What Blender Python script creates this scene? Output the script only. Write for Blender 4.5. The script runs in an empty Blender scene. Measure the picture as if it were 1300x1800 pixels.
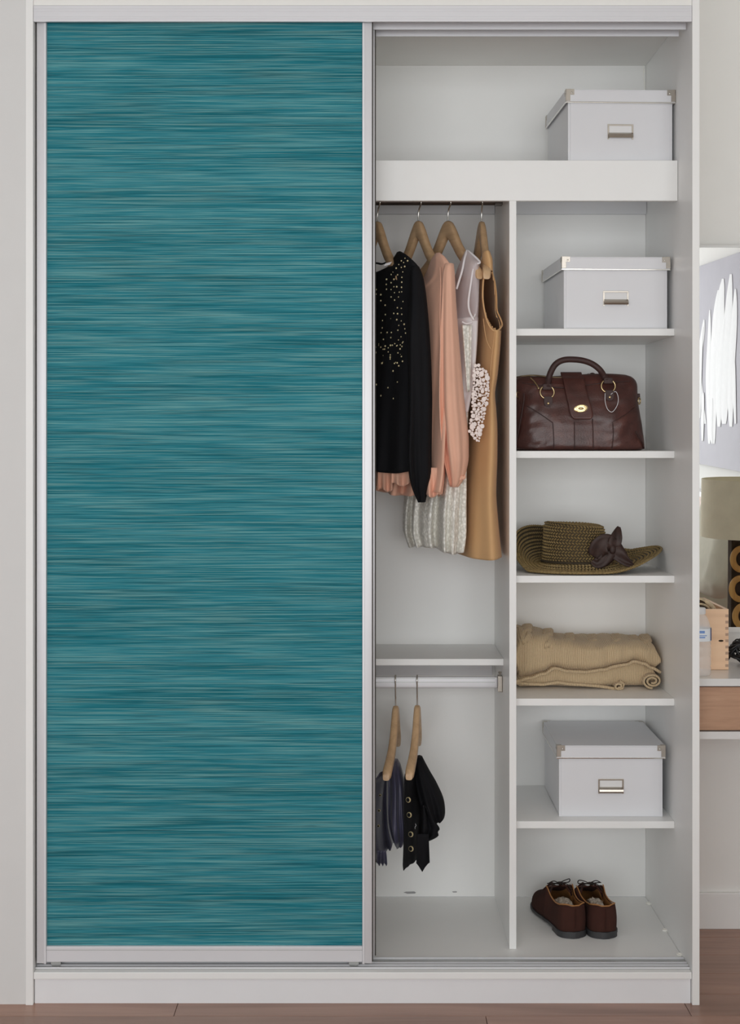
import bpy, bmesh, math, random
from mathutils import Vector, Matrix, noise
R_ = random.Random(7)
PI = math.pi
S = bpy.context.scene
C = S.collection
# ------------------------------------------------------------------ camera
D = 3.56            # camera to the wardrobe front
PX = 0.0014         # metres per photo pixel on the wardrobe front (y = 0)
CX, CY, ZC = 640.0, 765.0, 1.4028
cam_d = bpy.data.cameras.new('camera'); cam = bpy.data.objects.new('camera', cam_d); C.objects.link(cam)
cam.location = (0, -D, ZC); cam.rotation_euler = (PI/2, 0, 0)
cam_d.sensor_width = 36; cam_d.lens = (D/PX)/1800*36
cam_d.shift_x = (650-CX)/1800; cam_d.shift_y = -(900-CY)/1800
cam_d.clip_start = .05; S.camera = cam
# ------------------------------------------------------------------ world, light, exposure
w = bpy.data.worlds.new('daylight'); S.world = w; w.use_nodes = True
bg = w.node_tree.nodes['Background']; bg.inputs[0].default_value = (.95, .98, 1.0, 1); bg.inputs[1].default_value = .25
def area(name, loc, rot, sx, sy, power, col=(1, 1, 1)):
    l = bpy.data.lights.new(name, 'AREA'); l.shape = 'RECTANGLE'; l.size = sx; l.size_y = sy; l.energy = power; l.color = col
    o = bpy.data.objects.new(name, l); o.location = loc; o.rotation_euler = rot; C.objects.link(o); return o
area('side_window_light', (-2.9, -3.0, 1.6), (PI/2, 0, -PI/2), 2.4, 1.7, 12, (1, .99, .98))
area('rear_fill_light', (-.1, -6.6, 1.4), (PI/2, 0, 0), 5.6, 2.7, 206, (.97, .99, 1))  # unseen area light added behind the camera to brighten the wardrobe interior
S.cycles.diffuse_bounces = 10; S.cycles.max_bounces = 14
S.view_settings.view_transform = 'Standard'; S.view_settings.look = 'None'
S.view_settings.exposure = 0.0; S.view_settings.gamma = 1.0; S.view_settings.use_curve_mapping = False
# ------------------------------------------------------------------ pixel helpers
def K(Y): return PX*(D+Y)/D
def P(px, py, Y):
    k = K(Y); return Vector(((px-CX)*k, Y, ZC-(py-CY)*k))
# ------------------------------------------------------------------ materials
def lin(c): c /= 255.0; return c/12.92 if c <= .04045 else ((c+.055)/1.055)**2.4
def srgb(r, g, b, e=1.0): return (min(lin(r)/e, .95), min(lin(g)/e, .95), min(lin(b)/e, .95), 1)
class NT:
    def __init__(s, name):
        m = bpy.data.materials.new(name); m.use_nodes = True; s.m = m; s.t = m.node_tree; s.n = s.t.nodes; s.b = s.n['Principled BSDF']
    def new(s, kind, **kw):
        n = s.n.new(kind)
        for k, v in kw.items():
            if k.startswith('i_'): n.inputs[k[2:].replace('_', ' ')].default_value = v
            else: setattr(n, k, v)
        return n
    def link(s, a, b): s.t.links.new(a, b)
    def coord(s, scale=(1, 1, 1), loc=(0, 0, 0), src='Object'):
        c = s.new('ShaderNodeTexCoord'); m = s.new('ShaderNodeMapping'); m.inputs['Scale'].default_value = scale; m.inputs['Location'].default_value = loc
        s.link(c.outputs[src], m.inputs['Vector']); return m.outputs[0]
    def noise(s, vec, scale=1, detail=3, rough=.55, dist=0):
        n = s.new('ShaderNodeTexNoise'); n.inputs['Scale'].default_value = scale; n.inputs['Detail'].default_value = detail
        n.inputs['Roughness'].default_value = rough; n.inputs['Distortion'].default_value = dist; s.link(vec, n.inputs['Vector']); return n.outputs['Fac']
    def ramp(s, fac, stops, interp='LINEAR'):
        r = s.new('ShaderNodeValToRGB'); r.color_ramp.interpolation = interp; e = r.color_ramp.elements
        while len(e) < len(stops): e.new(.5)
        for q, (p, c) in zip(e, stops): q.position = p; q.color = c if len(c) == 4 else (*c, 1)
        s.link(fac, r.inputs[0]); return r.outputs[0]
    def mix(s, fac, a, b, mode='MIX'):
        n = s.new('ShaderNodeMix', data_type='RGBA', blend_type=mode)
        for sock, v in ((n.inputs[0], fac), (n.inputs[6], a), (n.inputs[7], b)):
            if hasattr(v, 'is_output'): s.link(v, sock)
            else: sock.default_value = v
        return n.outputs[2]
    def math(s, op, a, b=0.0, clamp=False):
        n = s.new('ShaderNodeMath', operation=op, use_clamp=clamp)
        for sock, v in zip(n.inputs, (a, b)):
            if hasattr(v, 'is_output'): s.link(v, sock)
            else: sock.default_value = v
        return n.outputs[0]
    def bump(s, h, strength=.3, dist=.002):
        b = s.new('ShaderNodeBump'); b.inputs['Strength'].default_value = strength; b.inputs['Distance'].default_value = dist
        s.link(h, b.inputs['Height']); s.link(b.outputs[0], s.b.inputs['Normal'])
    def set(s, col=None, rough=None, metal=None, **kw):
        if col is not None:
            if hasattr(col, 'is_output'): s.link(col, s.b.inputs['Base Color'])
            else: s.b.inputs['Base Color'].default_value = col
        if rough is not None: s.b.inputs['Roughness'].default_value = rough
        if metal is not None: s.b.inputs['Metallic'].default_value = metal
        for k, v in kw.items(): s.b.inputs[k.replace('_', ' ')].default_value = v
        return s.m
def plain(name, col, rough=.5, metal=0, var=.04, scale=9, bump=0, bscale=300, **kw):
    t = NT(name); v = t.coord(); n = t.noise(v, scale, 4)
    a = tuple(c*(1-var) for c in col[:3])+(1,); b = tuple(min(1, c*(1+var)) for c in col[:3])+(1,)
    t.set(t.ramp(n, [(.3, a), (.7, b)]), rough, metal, **kw)
    if bump: t.bump(t.noise(v, bscale, 2), bump, .001)
    return t.m
def cloth(name, col, rough=.8, bump=.25, weave=900, sheen=.25, var=.06):
    t = NT(name); v = t.coord(); n = t.noise(v, 14, 4)
    a = tuple(c*(1-var) for c in col[:3])+(1,); b = tuple(min(1, c*(1+var)) for c in col[:3])+(1,)
    t.set(t.ramp(n, [(.3, a), (.7, b)]), rough, 0, Sheen_Weight=sheen, Specular_IOR_Level=.25 if sheen == 0 else .5)
    t.bump(t.math('ADD', t.noise(v, weave, 2), t.math('MULTIPLY', t.noise(v, 40, 3), 1.5)), bump, .0012); return t.m
def wood(name, c1, c2, c3, axis='x', scale=1.0, rough=.45, per_object=0.0):
    t = NT(name); sc = {'x': (1.6, 22, 22), 'y': (22, 1.6, 22), 'z': (22, 22, 1.6)}[axis]
    c = t.new('ShaderNodeTexCoord'); m = t.new('ShaderNodeMapping'); m.inputs['Scale'].default_value = tuple(q*scale for q in sc)
    src = c.outputs['Object']
    if per_object:
        oi = t.new('ShaderNodeObjectInfo'); va = t.new('ShaderNodeVectorMath', operation='ADD'); sca = t.new('ShaderNodeVectorMath', operation='SCALE'); sca.inputs['Scale'].default_value = 37
        cmb = t.new('ShaderNodeCombineXYZ')
        for q in range(3): t.link(oi.outputs['Random'], cmb.inputs[q])
        t.link(cmb.outputs[0], sca.inputs[0]); t.link(src, va.inputs[0]); t.link(sca.outputs[0], va.inputs[1]); src = va.outputs[0]
    t.link(src, m.inputs['Vector']); v = m.outputs[0]
    n = t.noise(v, 1.0, 5, .6, .8); f = t.noise(v, 6.0, 3, .6)
    col = t.ramp(n, [(.25, c1), (.5, c2), (.75, c3)])
    col = t.mix(t.math('MULTIPLY', f, .35), col, c1)
    if per_object:
        hv = t.new('ShaderNodeHueSaturation'); t.link(col, hv.inputs['Color'])
        t.link(t.math('ADD', t.math('MULTIPLY', oi.outputs['Random'], per_object), 1-per_object/2), hv.inputs['Value']); col = hv.outputs[0]
    t.set(col, rough); t.bump(f, .08, .001); return t.m
E = .72
M = {}
M['wall'] = plain('painted_wall', (.88, .875, .85, 1), .75, bump=.05, bscale=220, var=.01)
M['wall_cool'] = plain('painted_wall_cool', srgb(198, 198, 197, .78), .75, bump=.05, bscale=220, var=.01)
M['ceil'] = plain('ceiling_paint', srgb(215, 214, 212, .78), .8, var=.01)
M['melamine'] = plain('white_melamine', (.89, .895, .885, 1), .42, var=.012, scale=5)
M['melamine_edge'] = plain('white_edge_band', (.89, .895, .885, 1), .4, var=.01)
M['plinth'] = plain('plinth_white', (.84, .85, .87, 1), .35, var=.012)
M['back'] = plain('back_board', (.90, .90, .885, 1), .5, var=.015, scale=3)
M['alu'] = plain('anodised_aluminium', (.72, .72, .745, 1), .42, .25, var=.02, scale=3)
M['alu_dark'] = plain('dark_gasket', (.05, .045, .04, 1), .7)
M['alu_mid'] = plain('track_metal', (.42, .43, .42, 1), .35, .6)
M['chip'] = plain('bare_board', (.36, .36, .36, 1), .8)
M['chrome'] = plain('polished_steel', (.72, .70, .66, 1), .18, 1, var=.02)
M['nickel'] = plain('brushed_nickel', (.47, .43, .38, 1), .28, 1, var=.05, scale=60)
M['dark_steel'] = plain('dark_rail_steel', (.16, .14, .13, 1), .35, .8)
M['brass'] = plain('aged_brass', (.72, .56, .30, 1), .28, 1, var=.08, scale=80)
M['zipm'] = plain('dull_zip', (.20, .15, .09, 1), .45, .8)
M['gold'] = plain('gold_stud', (1.0, .84, .50, 1), .3, .75)
M['plastic'] = plain('white_plastic', (.93, .92, .87, 1), .35)
M['boxcard'] = plain('white_coated_card', (.75, .755, .78, 1), .38, var=.012, scale=7)
M['card'] = plain('label_card', (.80, .80, .80, 1), .6)
M['hanger'] = wood('hanger_beech', srgb(156, 127, 96, .75), srgb(184, 153, 118, .75), srgb(200, 171, 136, .75), 'x', 1.2)
M['beech'] = wood('box_beech', srgb(196, 160, 128, .8), srgb(212, 178, 146, .8), srgb(220, 190, 158, .8), 'x', .8)
M['beech_end'] = plain('end_grain', srgb(160, 132, 112, .8), .6, var=.12, scale=200)
M['oak'] = wood('drawer_oak', srgb(140, 106, 84, .8), srgb(170, 134, 108, .8), srgb(186, 150, 124, .8), 'x', 1.6)
M['plank'] = wood('floor_laminate', srgb(116, 84, 70, .72), srgb(146, 112, 96, .72), srgb(160, 126, 109, .72), 'x', .6, .3, .38)
M['gap'] = plain('floor_joint', (.03, .022, .018, 1), .8)
M['leather'] = NT('brown_leather')
t = M['leather']; v = t.coord(); n1 = t.noise(v, 18, 5, .6); n2 = t.noise(v, 260, 3)
t.set(t.ramp(n1, [(.25, srgb(46, 24, 20, .75)), (.55, srgb(68, 38, 33, .75)), (.8, srgb(90, 54, 46, .75))]), .36, 0)
t.bump(t.math('ADD', t.math('MULTIPLY', n1, 2.0), n2), .3, .0015); M['leather'] = t.m
M['leather_dark'] = plain('brown_leather_trim', srgb(50, 29, 26, .75), .6, var=.2, scale=30, bump=.15)
M['suede'] = cloth('brown_suede', srgb(58, 34, 28, .8), 1.0, .4, 1200, .0, .16)
M['sole'] = plain('black_rubber', (.035, .035, .038, 1), .5)
M['lining'] = plain('tan_lining', srgb(156, 108, 62, .8), .55, var=.15, scale=30)
M['lace'] = plain('dark_shoe_lace', (.018, .012, .010, 1), .8)
M['stuffing'] = plain('crinkled_wrap', srgb(165, 155, 142, .85), .22, .0, var=.3, scale=120, bump=.9, bscale=160)
M['black_cloth'] = cloth('black_chiffon', (.0055, .0058, .0075, 1), .85, .2, 900, .0)
M['peach'] = cloth('peach_chiffon', srgb(200, 156, 134, .72), .8, .12, 900, .15, .03)
M['white_cloth'] = cloth('white_satin', srgb(205, 202, 204, .75), .6, .15, 900, .1, .02)
t = NT('sheer_white_mesh'); t.set(srgb(200, 190, 192, .8), .7, 0, Alpha=.62); M['sheer'] = t.m
t = NT('black_sheer'); t.set((.012, .012, .014, 1), .7, 0); M['black_sheer'] = t.m
t = NT('sequin_lace'); v = t.coord(); vo = t.new('ShaderNodeTexVoronoi'); vo.inputs['Scale'].default_value = 150; t.link(t.coord((1, 1, .8)), vo.inputs['Vector'])
nn = t.noise(v, 90, 3, .6, 1.5)
t.set(t.ramp(t.math('MULTIPLY', t.math('ADD', vo.outputs['Distance'], nn), .7), [(.2, srgb(238, 237, 232, .85)), (.5, srgb(226, 224, 217, .8)), (.8, srgb(194, 192, 184, .8))]), .33, 0, Specular_IOR_Level=.8)
t.bump(t.math('ADD', vo.outputs['Distance'], t.math('MULTIPLY', nn, 1.5)), .5, .003); M['sequin'] = t.m
M['tan_cloth'] = cloth('tan_crepe', srgb(182, 145, 102, .75), .75, .15, 900, .1, .03)
M['lace_white'] = cloth('white_lace', srgb(226, 216, 212, .85), .8, .3, 600, .1, .04)
M['navy'] = cloth('navy_satin', srgb(62, 61, 80, .8), .42, .12, 700, .1, .12)
M['black_wool'] = cloth('black_wool', (.005, .005, .0068, 1), .85, .3, 700, .0, .1)
t = NT('knit_wool'); v = t.coord(); wv = t.new('ShaderNodeTexWave', wave_type='BANDS', bands_direction='X'); wv.inputs['Scale'].default_value = 70; wv.inputs['Distortion'].default_value = 3.5; wv.inputs['Detail'].default_value = 1; wv.inputs['Detail Scale'].default_value = .4
t.link(v, wv.inputs['Vector']); nn = t.noise(t.coord((260, 260, 340)), 1, 2)
hh = t.math('ADD', t.math('MULTIPLY', wv.outputs['Fac'], 1.0), t.math('MULTIPLY', nn, .8))
t.set(t.ramp(hh, [(.2, srgb(146, 126, 98, .72)), (.9, srgb(170, 150, 119, .72)), (1.0, srgb(180, 160, 130, .72))]), .95, 0, Sheen_Weight=.2)
t.bump(hh, .45, .0025); M['knit'] = t.m
M['straw'] = plain('olive_straw', srgb(116, 98, 62, .66), .6, var=.35, scale=160)
M['straw_dark'] = plain('straw_under', srgb(48, 39, 24, .7), .8, var=.2, scale=80)
M['bow'] = plain('brown_bow_ribbon', srgb(48, 31, 26, .75), .6, var=.3, scale=60, bump=.3)
M['linen'] = cloth('sage_linen', srgb(190, 188, 172, .8), .9, .3, 700, .1)
M['shade'] = cloth('lamp_shade_linen', srgb(208, 202, 178, .8), .9, .35, 800, .05, .05)
M['darkwood'] = plain('dark_lamp_body', srgb(58, 47, 38, .8), .95, var=.2, scale=40, Specular_IOR_Level=.1)
M['ringwood'] = wood('lamp_ring_wood', srgb(150, 108, 52, .8), srgb(186, 142, 78, .8), srgb(205, 165, 98, .8), 'z', 1.5)
M['white_lacquer'] = plain('white_lacquer', (.76, .76, .75, 1), .22, var=.01)
M['cord'] = plain('black_cord', (.012, .012, .013, 1), .35)
M['rattan'] = plain('cream_strap', srgb(190, 172, 142, .85), .6, var=.25, scale=90)
M['label'] = plain('bottle_label', srgb(220, 226, 236, .85), .4)
M['label_blue'] = plain('label_blue_ink', srgb(110, 145, 205, .85), .4)
M['label_navy'] = plain('label_navy_band', srgb(45, 48, 105, .85), .4)
t = NT('clear_bottle'); t.set((.95, .96, .97, 1), .06, 0, Alpha=.30); M['bottle'] = t.m
t = NT('mirror_silver'); t.set((.93, .94, .94, 1), .0, 1); M['mirror'] = t.m
t = NT('painted_canvas'); v = t.coord(); nn = t.noise(v, 2.2, 4)
t.set(t.mix(.6, t.ramp(nn, [(.3, srgb(148, 144, 155, .8)), (.7, srgb(172, 171, 180, .8))]), srgb(160, 158, 168, .8)), .6); M['canvas'] = t.m
M['paint_white'] = plain('thick_white_paint', srgb(200, 200, 201, .85), .45, var=.03, scale=30)
# grasscloth wall covering of the sliding door
t = NT('teal_grasscloth')
v1 = t.coord((3.6, 1, 300)); v2 = t.coord((6.5, 1, 640), (3, 0, 0)); v3 = t.coord((1.3, 1, 34), (1, 5, 0)); v4 = t.coord((4.0, 1, 420), (9, 2, 0)); v5 = t.coord((7, 1, 700), (2, 7, 1))
a = t.noise(v1, 1, 3, .6, .25); b = t.noise(v2, 1, 2, .6, .2); c = t.noise(v3, 1, 3, .6, .3); d = t.noise(v4, 1, 2, .5, .15); e5 = t.noise(v5, 1, 2, .5, .1)
mixv = t.math('ADD', t.math('ADD', t.math('MULTIPLY', a, .42), t.math('MULTIPLY', b, .42)), t.math('MULTIPLY', c, .41))
col = t.ramp(mixv, [(.47, srgb(10, 80, 90, .76)), (.58, srgb(24, 102, 114, .76)), (.67, srgb(42, 116, 128, .76)), (.78, srgb(74, 136, 142, .76))])
tc = t.new('ShaderNodeTexCoord'); sx = t.new('ShaderNodeSeparateXYZ'); t.link(tc.outputs['Object'], sx.inputs[0])
dots = t.math('SINE', t.math('ADD', t.math('MULTIPLY', sx.outputs['X'], 2*PI/.0031), t.math('MULTIPLY', sx.outputs['Z'], 900)))
dots = t.math('ADD', t.math('MULTIPLY', dots, .35), .65)
mask = t.ramp(d, [(.50, (0, 0, 0)), (.64, (1, 1, 1))]); mask2 = t.ramp(e5, [(.58, (0, 0, 0)), (.72, (1, 1, 1))])
sm = t.math('MULTIPLY', t.math('MULTIPLY', dots, .75), t.math('ADD', mask, mask2, True))
col = t.mix(t.math('MULTIPLY', sm, .8), col, srgb(126, 166, 160, .76))
dk = t.ramp(t.noise(t.coord((4.5, 1, 330), (4, 4, 2)), 1, 2, .5, .2), [(.58, (0, 0, 0)), (.68, (1, 1, 1))])
col = t.mix(t.math('MULTIPLY', dk, .55), col, srgb(16, 72, 84, .76))
t.set(col, .8, 0, Specular_IOR_Level=.2); t.bump(t.math('ADD', mixv, t.math('MULTIPLY', sm, .4)), .35, .0012); M['teal'] = t.m
# ------------------------------------------------------------------ object helpers
def root_loc(p):
    v = Vector()
    while p is not None: v += p.location; p = p.parent
    return v
def thing(name, label, cat, loc=(0, 0, 0), rz=0, group=None):
    o = bpy.data.objects.new(name, None); o.empty_display_size = .05; C.objects.link(o); o.location = loc; o.rotation_euler = (0, 0, rz)
    o['label'] = label; o['category'] = cat
    if group: o['group'] = group
    return o
def tag(o, label, cat, group=None):
    o['label'] = label; o['category'] = cat
    if group: o['group'] = group
    return o
def obj(name, bm, mat, parent=None, world=True, smooth=None, label=None):
    """one mesh object; with world=True the verts are in world space and are moved into the parent's frame"""
    if parent is not None and world: bmesh.ops.translate(bm, verts=bm.verts, vec=-root_loc(parent))
    bmesh.ops.recalc_face_normals(bm, faces=bm.faces)
    me = bpy.data.meshes.new(name); 
    if smooth is not None:
        for f in bm.faces: f.smooth = True
        for e in bm.edges:
            if len(e.link_faces) == 2 and e.calc_face_angle(0) > smooth: e.smooth = False
    bm.to_mesh(me); bm.free(); me.materials.append(M[mat] if isinstance(mat, str) else mat)
    o = bpy.data.objects.new(name, me); C.objects.link(o); o.parent = parent
    if label: o['label'] = label
    return o
def struct(name, bm, mat, smooth=None):
    o = obj(name, bm, mat, None, smooth=smooth); o['kind'] = 'structure'; return o
def box(bm, x0, x1, y0, y1, z0, z1, bev=0.0, seg=2):
    r = bmesh.ops.create_cube(bm, size=1)
    for v in r['verts']:
        v.co = Vector((x0+(v.co.x+.5)*(x1-x0), y0+(v.co.y+.5)*(y1-y0), z0+(v.co.z+.5)*(z1-z0)))
    if bev:
        es = list({e for v in r['verts'] for e in v.link_edges})
        bmesh.ops.bevel(bm, geom=es, offset=bev, segments=seg, affect='EDGES', profile=.6)
    return bm
def B(*a, **k): return box(bmesh.new(), *a, **k)
def frames(pts):
    out = []; n = None
    for i, p in enumerate(pts):
        tdir = (pts[min(i+1, len(pts)-1)]-pts[max(i-1, 0)]).normalized()
        if n is None:
            n = tdir.orthogonal().normalized()
        else:
            n = (n-tdir*n.dot(tdir)); n = n.normalized() if n.length > 1e-6 else tdir.orthogonal().normalized()
        out.append((p, n, tdir.cross(n)))
    return out
def spline(pts, n):
    """Catmull-Rom through vectors or tuples"""
    pts = [Vector(p) for p in pts]; m = len(pts)-1; out = []
    for i in range(n):
        u = i/(n-1)*m; k = min(int(u), m-1); f = u-k
        p0 = pts[max(k-1, 0)]; p1 = pts[k]; p2 = pts[k+1]; p3 = pts[min(k+2, m)]
        out.append(.5*((2*p1)+(p2-p0)*f+(2*p0-5*p1+4*p2-p3)*f*f+(3*p1-p0-3*p2+p3)*f**3))
    return out
def tube(bm, pts, r, seg=8, closed=False, flat=None):
    pts = [Vector(p) for p in pts]; rs = r if isinstance(r, (list, tuple)) else [r]*len(pts)
    rings = []
    for (p, n, b), rr in zip(frames(pts), rs):
        rings.append([bm.verts.new(p+(n*math.cos(2*PI*k/seg)+b*math.sin(2*PI*k/seg)*(flat or 1))*rr) for k in range(seg)])
    nr = len(rings)
    for i in range(nr if closed else nr-1):
        A, Bq = rings[i], rings[(i+1) % nr]
        for k in range(seg): bm.faces.new((A[k], A[(k+1) % seg], Bq[(k+1) % seg], Bq[k]))
    if not closed:
        bm.faces.new(rings[0][::-1]); bm.faces.new(rings[-1])
    return bm
def torus(bm, c, R, r, ax=(0, 1, 0), seg=24, s2=8, sx=1.0, sz=1.0):
    ax = Vector(ax).normalized(); u = ax.orthogonal().normalized()
    if abs(ax.z) < .9: u = Vector((0, 0, 1)).cross(ax).normalized()
    vv = ax.cross(u); pts = [Vector(c)+u*R*sx*math.cos(2*PI*k/seg)+vv*R*sz*math.sin(2*PI*k/seg) for k in range(seg)]
    rings = []
    for k in range(seg):
        rad = (u*math.cos(2*PI*k/seg)+vv*math.sin(2*PI*k/seg)).normalized()
        rings.append([bm.verts.new(pts[k]+(rad*math.cos(2*PI*j/s2)+ax*math.sin(2*PI*j/s2))*r) for j in range(s2)])
    for k in range(seg):
        for j in range(s2): bm.faces.new((rings[k][j], rings[k][(j+1) % s2], rings[(k+1) % seg][(j+1) % s2], rings[(k+1) % seg][j]))
    return bm
def prism(bm, pts, d):
    a = [bm.verts.new(Vector(p)) for p in pts]; b = [bm.verts.new(Vector(p)+Vector(d)) for p in pts]; n = len(a)
    bm.faces.new(a); bm.faces.new(b[::-1])
    for i in range(n): bm.faces.new((a[i], b[i], b[(i+1) % n], a[(i+1) % n]))
    return bm
def lathe(bm, c, prof, seg=32, ax=(0, 0, 1), cap=True):
    ax = Vector(ax).normalized(); u = ax.orthogonal().normalized(); vv = ax.cross(u); c = Vector(c); rings = []
    for r, h in prof: rings.append([bm.verts.new(c+ax*h+(u*math.cos(2*PI*k/seg)+vv*math.sin(2*PI*k/seg))*r) for k in range(seg)])
    for A, Bq in zip(rings, rings[1:]):
        for k in range(seg): bm.faces.new((A[k], A[(k+1) % seg], Bq[(k+1) % seg], Bq[k]))
    if cap:
        bm.faces.new(rings[0][::-1]); bm.faces.new(rings[-1])
    return bm
def ball(bm, c, r, su=8, sv=6, sc=(1, 1, 1)):
    m = Matrix.Translation(Vector(c)) @ Matrix.Diagonal((r*sc[0], r*sc[1], r*sc[2], 1))
    bmesh.ops.create_uvsphere(bm, u_segments=su, v_segments=sv, radius=1, matrix=m); return bm
def lerp_rows(rows, n):
    """smooth interpolation of numeric row tuples by their first value"""
    t0 = rows[0][0]; t1 = rows[-1][0]; out = []
    for i in range(n):
        y = t0+(t1-t0)*i/(n-1); k = 0
        while k < len(rows)-2 and ((y > rows[k+1][0]) if t1 > t0 else (y < rows[k+1][0])): k += 1
        a, b = rows[k], rows[k+1]; f = (y-a[0])/(b[0]-a[0]); p = rows[max(k-1, 0)]; q = rows[min(k+2, len(rows)-1)]
        row = [y]
        for j in range(1, len(a)):
            h = b[0]-a[0]
            ma = (b[j]-p[j])/(b[0]-p[0])*h if k > 0 else (b[j]-a[j]); mb = (q[j]-a[j])/(q[0]-a[0])*h if k+2 < len(rows) else (b[j]-a[j])
            # monotone limiting
            dlt = b[j]-a[j]
            if dlt == 0: ma = mb = 0
            else:
                ma = max(min(ma/dlt, 3), 0)*dlt; mb = max(min(mb/dlt, 3), 0)*dlt
            row.append((2*f**3-3*f*f+1)*a[j]+(f**3-2*f*f+f)*ma+(-2*f**3+3*f*f)*b[j]+(f**3-f*f)*mb)
        out.append(row)
    return out
# ------------------------------------------------------------------ the room
XL, XR = -3.0, 2.1
WB = .56
struct('wall_left', B(XL, -.8335, .006, .7, 0, 2.8), 'wall_cool')
struct('wall_above', B(-.8145, .8065, .006, .6, 2.4625, 2.8), 'wall')
struct('wall_back', B(.826, XR, WB, .7, 0, 2.8), 'wall')
struct('wall_right', B(XR, XR+.1, -5.4, .7, 0, 2.8), 'wall')
struct('ceiling', B(XL, XR+.1, -5.4, .7, 2.8, 2.9), 'ceil')
struct('baseboard_back', B(.826, XR, WB-.014, WB-.0005, .0, .103, bev=.003), 'melamine_edge')
wn = struct('window_1', B(-2.95, 2.05, -5.40, -5.34, 0, .06), 'white_lacquer')
obj('window_rail', B(-2.95, 2.05, -5.40, -5.34, 2.72, 2.79), 'white_lacquer', wn)
for x_ in (-2.95, -1.70, -.45, .80, 2.0): obj('mullion', B(x_, x_+.05, -5.40, -5.34, .0605, 2.7195), 'white_lacquer', wn)
fl = struct('floor', B(XL, XR+.1, -5.4, .7, -.06, -.012), 'gap')
PW, PL = .137, 1.25
pm = B(.0007, PL-.0007, .0007, PW-.0007, -.012, 0, bev=.0006, seg=1); pme = bpy.data.meshes.new('plank'); pm.to_mesh(pme); pm.free(); pme.materials.append(M['plank'])
row = 0; y = -.066+PW*4
while y > -5.2:
    off = R_.random()*PL
    x = XL-off
    if abs(y-(-.066)) < .01: x = .79-PL*4
    while x < XR:
        if x+PL > XL:
            o = bpy.data.objects.new('plank', pme); C.objects.link(o); o.parent = fl
            x0 = max(x, XL); x1 = min(x+PL, XR)
            o.location = (x0, y, 0); o.scale = ((x1-x0)/PL, 1, 1)
        x += PL
    y -= PW
# ------------------------------------------------------------------ the wardrobe
XI0, XI1 = -.8148, .8068        # inner faces of the side panels
YB = .59                        # back board
ZF = .0795                      # wardrobe floor
XD0, XD1 = .3733, .3913         # divider
wd = thing('wardrobe', 'tall white built-in wardrobe with teal sliding door and open shelves', 'wardrobe', (0, .3, 0))
obj('side_panel', B(-.833, XI0, 0, .6, 0, 2.79, bev=.001), 'melamine_edge', wd)
obj('side_panel', B(XI1, .8246, 0, .6, 0, 2.79, bev=.001), 'melamine_edge', wd)
obj('back_panel', B(XI0+.0005, XI1-.0005, YB, YB+.008, ZF, 2.50), 'back', wd)
obj('top_panel', B(XI0+.0005, XI1-.0005, .012, YB-.0005, 2.489, 2.507), 'melamine', wd)
obj('floor_panel', B(XI0+.0005, XI1-.0005, .004, YB-.0005, ZF-.0175, ZF, bev=.002), 'melamine', wd)
obj('plinth', B(XI0+.0015, XI1-.0015, .0125, .031, 0, ZF-.018), 'plinth', wd)
obj('divider', B(XD0, XD1, .165, YB-.001, ZF+.0003, 2.0905, bev=.0008), 'melamine_edge', wd)
obj('fascia', B(XI0+.001, XI1-.001, .162, .1795, 2.006, 2.1098, bev=.001), 'melamine_edge', wd)
obj('top_shelf', B(XI0+.001, XI1-.001, .18, YB-.001, 2.091, 2.1085), 'melamine', wd)
ZS = [1.6802, 1.3617, 1.0373, .7176, .3985]
for z in ZS:
    sh = obj('shelf', B(XD1+.0004, XI1-.0004, .203, YB-.001, z-.0185, z, bev=.0012), 'melamine_edge', wd)
ZL = .8035
obj('shelf', B(XI0+.001, XD0-.0004, .315, YB-.001, ZL-.0175, ZL, bev=.0012), 'melamine_edge', wd)
obj('cleat', B(XI0+.001, XD0-.001, .572, YB-.0005, 2.035, 2.0905, bev=.001), 'boxcard', wd)
obj('cleat', B(XD1+.001, XI1-.001, .572, YB-.0005, 2.035, 2.0905, bev=.001), 'boxcard', wd)
obj('cleat', B(XI0+.001, XD0-.008, .572, YB-.0005, .717, ZL-.018, bev=.001), 'boxcard', wd)
# rails
bm = bmesh.new(); tube(bm, [(XI0+.001, .36, 2.037), (XD0-.001, .36, 2.037)], .0115, 16)
obj('hanging_rail', bm, 'dark_steel', wd, smooth=.7)
bm = bmesh.new(); box(bm, XD0-.02, XD0-.0003, .345, .375, 2.025, 2.055, bev=.002); obj('rail_bracket', bm, 'dark_steel', wd)
bm = bmesh.new(); box(bm, XI0+.001, XD0-.012, .3525, .3675, .7175, .749, bev=.006, seg=4)
rail2 = obj('hanging_rail', bm, 'alu', wd, smooth=.5)
obj('groove', B(XI0+.01, XD0-.02, .3515, .3527, .7335, .7355), 'alu_mid', rail2)
obj('groove', B(XI0+.01, XD0-.02, .3515, .3527, .7435, .745), 'alu_mid', rail2)
bm = bmesh.new(); box(bm, XD0-.0125, XD0-.0003, .345, .375, .709, .752, bev=.002); rb = obj('rail_bracket', bm, 'nickel', wd)
bm = bmesh.new(); lathe(bm, (XD0-.006, .36, .752), [(.003, 0), (.003, .006), (.0045, .006), (.0045, .010)], 10); obj('screw', bm, 'nickel', rb)
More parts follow.
